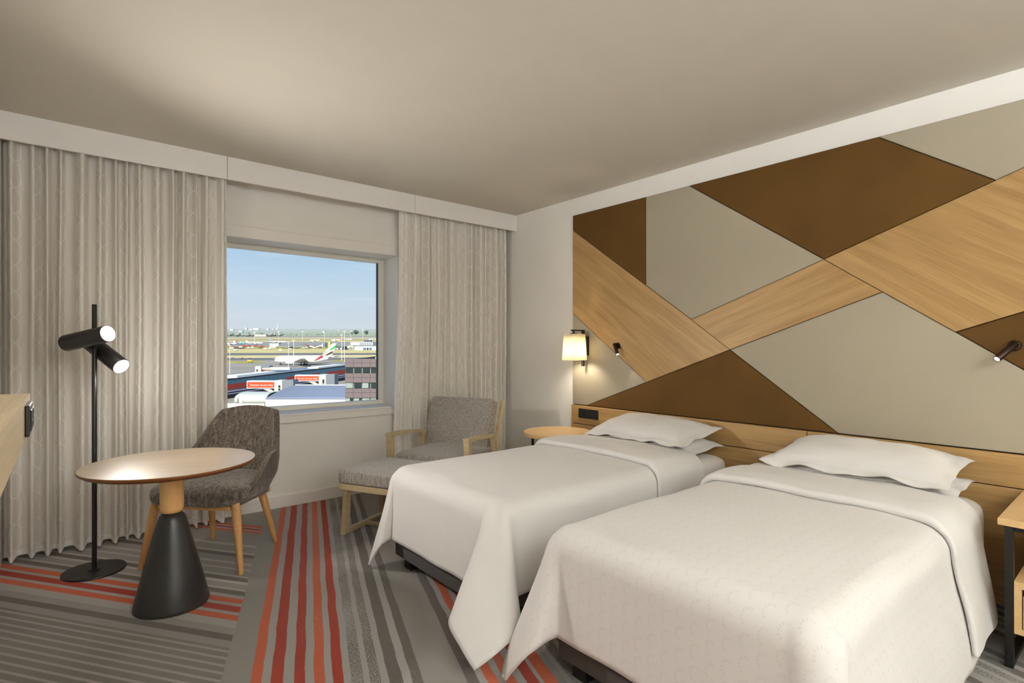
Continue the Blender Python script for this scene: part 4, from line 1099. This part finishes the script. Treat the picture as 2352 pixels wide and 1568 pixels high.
for u, v in ((644.5, 802.0), (575, 831.3)):
    vehicle('small yellow service vehicle by the grass edge', u, v, (226, 196, 60), 7, 2.6, 'yellow service vehicles')

# the long pier with its banners
def wallbox(p0, p1, z0, z1, th, bm=None):
    """box standing on the line p0-p1, thickness behind"""
    b = bm or bmesh.new(); p0 = Vector(p0); p1 = Vector(p1); n = Vector((-(p1 - p0).y, (p1 - p0).x, 0)).normalized()
    if n.dot(FV) < 0: n = -n
    def corner(p, z): return Vector((p.x, p.y, p.z + z))
    A = [corner(p0, z0), corner(p1, z0), corner(p1, z1), corner(p0, z1)]
    F_ = [b.verts.new(x) for x in A]; B = [b.verts.new(x + n * th) for x in A]
    b.faces.new(F_); b.faces.new(list(reversed(B)))
    for i in range(4): b.faces.new((F_[i], B[i], B[(i + 1) % 4], F_[(i + 1) % 4]))
    bmesh.ops.recalc_face_normals(b, faces=b.faces)
    return b
pa, pb = gat(470, 318), gat(870, 503)
def pl(t): return pa + (pb - pa) * t
pier = thing('terminal_pier', 'long glazed terminal pier with blue glass band and black roof edge', 'building', (0, 0, 0))
obj('glass_wall', wallbox(pl(-.55), pl(1), 4.5, 11.0, 22), EBL, pier)
obj('roof', wallbox(pl(-.55), pl(1), 11.0, 11.7, 22), emat('pier_roof', (120, 134, 148), .6), pier)
obj('roof_edge', wallbox(pl(-.55) - FV * .3, pl(1) - FV * .3, 11.2, 12.0, .3), ETAR, pier)
obj('ledge', wallbox(pl(-.55) - FV * 1.5, pl(1) - FV * 1.5, 3.7, 4.5, 24), emat('lilac_ledge', (172, 168, 190), .7), pier)
obj('ledge', wallbox(pl(-.55) - FV * 2.2, pl(1) - FV * 2.2, 2.3, 2.9, 24), emat('lilac_ledge', (172, 168, 190), .7), pier)
obj('undercroft', wallbox(pl(-.55) + FV * 2, pl(1) + FV * 2, 0, 4.0, 19), EGD, pier)
for k in range(-22, 46):
    t0 = k / 46
    obj('mullion', wallbox(pl(t0) - FV * .12, pl(t0 + .0016) - FV * .12, 4.5, 11.0, .1), emat('mullion_grey', (96, 134, 150), .5), pier)
for t0, t1 in ((-.45, -.12), (.02, .21), (.36, .55), (.60, .86)):
    obj('banner', wallbox(pl(t0) - FV * .25, pl(t1) - FV * .25, 5.2, 8.6, .15), EBR, pier)
for t0, t1, z1 in ((.10, .28, 13.5), (.52, .70, 13.2), (.76, .98, 14.2)):
    obj('roof_unit', wallbox(pl(t0) + FV * 8, pl(t1) + FV * 8, 11.7, z1, 10), EW if t0 < .7 else EG, pier)
# text as flat lettering
def lettering(body, size, mat, parent, M, name='lettering', fit=None):
    cu = bpy.data.curves.new('tmp', 'FONT'); cu.body = body; cu.size = size; cu.align_x = 'CENTER'; cu.align_y = 'CENTER'; cu.extrude = 0.02
    to = bpy.data.objects.new('tmp', cu); COL.objects.link(to)
    me = bpy.data.meshes.new_from_object(to.evaluated_get(bpy.context.evaluated_depsgraph_get()))
    bpy.data.objects.remove(to); bpy.data.curves.remove(cu)
    me.name = name; me.materials.append(mat)
    if fit:
        wx = max(v.co.x for v in me.vertices) - min(v.co.x for v in me.vertices); me.transform(Matrix.Diagonal((fit / wx, min(1.0, fit / wx * 1.25), 1, 1)))
    me.transform(M)
    o = bpy.data.objects.new(name, me); COL.objects.link(o); o.parent = parent; return o
STAND = Matrix.Rotation(math.pi / 2, 4, 'X')
def jetbridge(label, u0, u1, u2, u3, vt, vb, bt, bb_, text, d):
    """gangway u0..u1 with banner bt..bb_, tower u1..u2 (front) and u2..u3 (side), rows vt..vb"""
    k = d / F_PX; o0 = at_px(u1, 797, d); o0.z = gz(d)
    e = thing('jet_bridge', label, 'jet bridge', o0, RZ)
    def zz(v): return EYE + (797 - v) * k - o0.z
    x0 = (u0 - u1) * k; x2 = (u2 - u1) * k; x3 = (u3 - u1) * k
    obj('gangway', box(x0, 0, 0.5, 6, zz(bb_ + 2.2), zz(bt - 2.6), .1, 1), EW, e)
    bn = obj('banner', box(x0 + 1.8 * k, -.1, .35, .5, zz(bb_), zz(bt)), EOR, e)
    lettering(text, (bb_ - bt) * k * .62, EW, bn, Matrix.Translation((x0 * .47, .32, zz((bt + bb_) / 2 + .6))) @ STAND, fit=-x0 * .80)
    tw = obj('tower', box(0, x2, 0, 8, 0, zz(vt)), EPALE, e)
    obj('shaded_tower_side', prism([(x2, 0), (x3, 0), (x3, zz(vt - 1.5)), (x2, zz(vt))], .4, 8), EG, e)  # grey puts the shade on the tower's turned-away face into its colour
    obj('tower_window', box(x2 * .52, x2 * .78, -.1, 0, zz(vb - 1), zz(vt + 11)), EGD, e)
    for q in (.32, .62): obj('window_bar', box(x2 * .52, x2 * .78, -.16, -.1, zz(vt + 11) * (1 - q) + zz(vb) * q - .15, zz(vt + 11) * (1 - q) + zz(vb) * q + .15), EPALE, e)
    obj('stair_strut', prism([(x0 * .45, zz(bb_ + 3)), (x0 * .2, zz(bb_ + 3)), (0, zz(bb_ + 12)), (0, zz(bb_ + 15))], 1, 3), EPALE, e)
    return e
jetbridge('jet bridge with orange banner reading Dreamers, do your thing', 565.5, 630, 648, 673, 873.5, 905, 877, 890, 'Dreamers, do your thing', 325)
jetbridge('jet bridge with orange banner reading Partners, do your thing', 676, 732, 748.5, 768, 860, 902, 863.5, 873.5, 'Partners, do your thing', 352)
def walkway(label, u0, u1, vt, vb, d, nport, dark=True):
    k = d / F_PX; o0 = at_px(u0, 797, d); o0.z = gz(d); e = thing('walkway', label, 'walkway', o0, RZ)
    def zz(v): return EYE + (797 - v) * k - o0.z
    L = (u1 - u0) * k
    obj('tube', box(0, L, 0, 4, zz(vb), zz(vt), .2, 2), EW, e)
    for q in range(nport):
        b = bmesh.new(); x = L * (q + .5) / nport; zq = (zz(vt) + zz(vb)) / 2
        cyl((x, .05, zq), (x, -.08, zq), (vb - vt) * k * .10, None, 14, b); obj('porthole', b, EGD, e)
    obj('understructure', box(0, L, .8, 3.4, 0, zz(vb)), EGD, e)
walkway('white covered walkway with round portholes between the two towers', 673, 732, 886, 898, 338, 4)
walkway('short white walkway with round portholes beside the dark office block', 754, 800, 890.5, 902, 340, 6)
# gangway on the far side of the pier
k = 395 / F_PX; o0 = at_px(586, 797, 395); o0.z = gz(395)
fb = thing('jet_bridge', 'jet bridge with pale square head beyond the pier', 'jet bridge', o0, RZ)
zq = lambda v: EYE + (797 - v) * k - o0.z
obj('bridge_head', box(0, 13.5 * k, 0, 6, 0, zq(841)), EPALE, fb); obj('window', box(3 * k, 6.5 * k, -.1, 0, zq(853), zq(848)), EGD, fb)
obj('gangway', box(14.5 * k, 78 * k, 1, 5, zq(849.5), zq(843.5), .1, 1), EW, fb); obj('banner', box(15 * k, 34 * k, .85, 1, zq(849.5), zq(847)), emat('pale_orange', (238, 150, 118)), fb)
obj('canopy', box(14 * k, 32 * k, .5, 6, zq(843.2), zq(839.5)), EG, fb)

# halls in front
dH = 215.0; k = dH / F_PX; o0 = at_px(609.5, 797, dH); o0.z = gz(dH)
hl = thing('terminal_hall', 'white walled hall with a blue-grey vaulted roof', 'building', o0, RZ - .02)
zq = lambda v: EYE + (797 - v) * k - o0.z
Lh = 62.0
obj('wall', box(0, Lh, 0, .6, 0, zq(917)), EW, hl)
def vault(i, j):
    q = j; y = 36 * q; z = zq(917) + .2 + 4.6 * math.sin(q * 1.9) ** 1.0 * .72
    return (Lh * i, y, z)
o = obj('vaulted_roof', grid(2, 14, vault), EROOF, hl, True); solidify(o, .4)
obj('ridge_strip', box(0, Lh, 28, 29, zq(917) + 3.1, zq(917) + 4.0), EW, hl)
k2 = 225.0 / F_PX; o1 = at_px(533, 797, 225); o1.z = gz(225)
br = thing('barrel_hall', 'silver barrel-roofed hall end beside the white hall', 'building', o1, RZ)
z2 = lambda v: EYE + (797 - v) * k2 - o1.z
b = bmesh.new()
def barrel(i, j):
    a = math.pi * (1 - j); e_ = 1 - .25 * max(0, 1 - i / .10) ** 2
    return (14.4 * i, 8 - 8 * math.cos(math.pi * j) * e_ , z2(926) + (z2(903.5) - z2(926)) * math.sin(math.pi * j) ** .45 * (1 - .35 * max(0, 1 - i / .10) ** 2.5))
grid(24, 20, barrel, b); o = obj('barrel_roof', b, ESIL, br, True); solidify(o, .2)
obj('base', box(0, 14.4, .5, 15.5, 0, z2(925)), ESIL, br)
obj('parapet', box(-30, 14.2, -1.2, -.6, z2(934), z2(925.5)), emat('cream_parapet', (222, 214, 190), .7), br)
obj('gutter_roof', box(-30, 14.2, -8, -1.2, z2(934) - .8, z2(934)), EW, br)
obj('base', box(-30, 14.2, -7.6, -.7, 0, z2(934) - .8), emat('cream_parapet', (222, 214, 190), .7), br)
obj('roof_unit', box(3.2, 4.6, -.4, 1.2, z2(925), z2(918.5)), EW, br); obj('roof_unit', box(2.4, 2.7, -.4, 0, z2(925), z2(914)), EG, br)

# dark office block on the right
dB = 121.0; k = dB / F_PX; o0 = at_px(792.3, 797, dB); o0.z = gz(dB)
ob = thing('office_block', 'dark brown panelled office block with rows of square windows', 'building', o0, RZ)
zq = lambda v: EYE + (797 - v) * k - o0.z
COLW = 19.35 * k; NC = 9
obj('core', box(0.05, COLW * NC, .35, 18, 0, zq(825.5)), emat('grey_mullion', (150, 154, 144), .6), ob)
DP = emat('brown_facade_panel', (118, 104, 102), .55, var=.03); WG = emat('office_glass', (44, 54, 54), .12, var=.25, vscale=1.2)
BLIND = emat('pale_blind', (150, 162, 152), .8, var=.12, vscale=3)
rows = []
for f_ in range(5):
    y = 825.5 + 35.6 * f_
    rows.append((y, y + 7.6 if f_ == 0 else y + 10.3, 'facade_panel')); rows.append((y + (7.6 if f_ == 0 else 10.3), y + (18.0 if f_ == 0 else 21.5), 'facade_panel'))
rows = []
y = 825.3
for f_ in range(5):
    hp = 18.0 if f_ == 0 else 21.6
    rows += [(y, y + hp * .44, 'facade_panel'), (y + hp * .44, y + hp, 'facade_panel'), (y + hp, y + hp + 13.6, 'window')]
    y += hp + 13.6
for (v0, v1, nm) in rows:
    for c_ in range(NC):
        x0 = c_ * COLW
        if nm == 'facade_panel':
            obj(nm, box(x0 + .02, x0 + COLW - .02, 0, .35, zq(v1) + .02, zq(v0) - .02, .01, 1), DP, ob)
        else:
            wf = obj('window', box(x0 + .12, x0 + COLW - .12, .18, .35, zq(v1) + .06, zq(v0) - .06), WG, ob)
            if v0 > 860 and (c_ + int(v0)) % 2 == 0 or v0 > 900:
                obj('blind', box(x0 + .16, x0 + COLW * (.45 + .5 * random.random()), .165, .18, zq(v1) + .1, zq(v0) - .08), BLIND, wf)
obj('parapet', box(0, COLW * NC, .0, 18, zq(825.5), zq(825.5) + .12), emat('parapet_grey', (120, 112, 110)), ob)
obj('solar_canopy', prism([(1.2, zq(824.5)), (14, zq(824.5)), (14, zq(819.0)), (6.0, zq(818.6))], 3, 12), ETAR, ob)
obj('roof_unit', box(6.6, 8.2, 1.0, 2.5, zq(825), zq(819.8)), EW, ob)
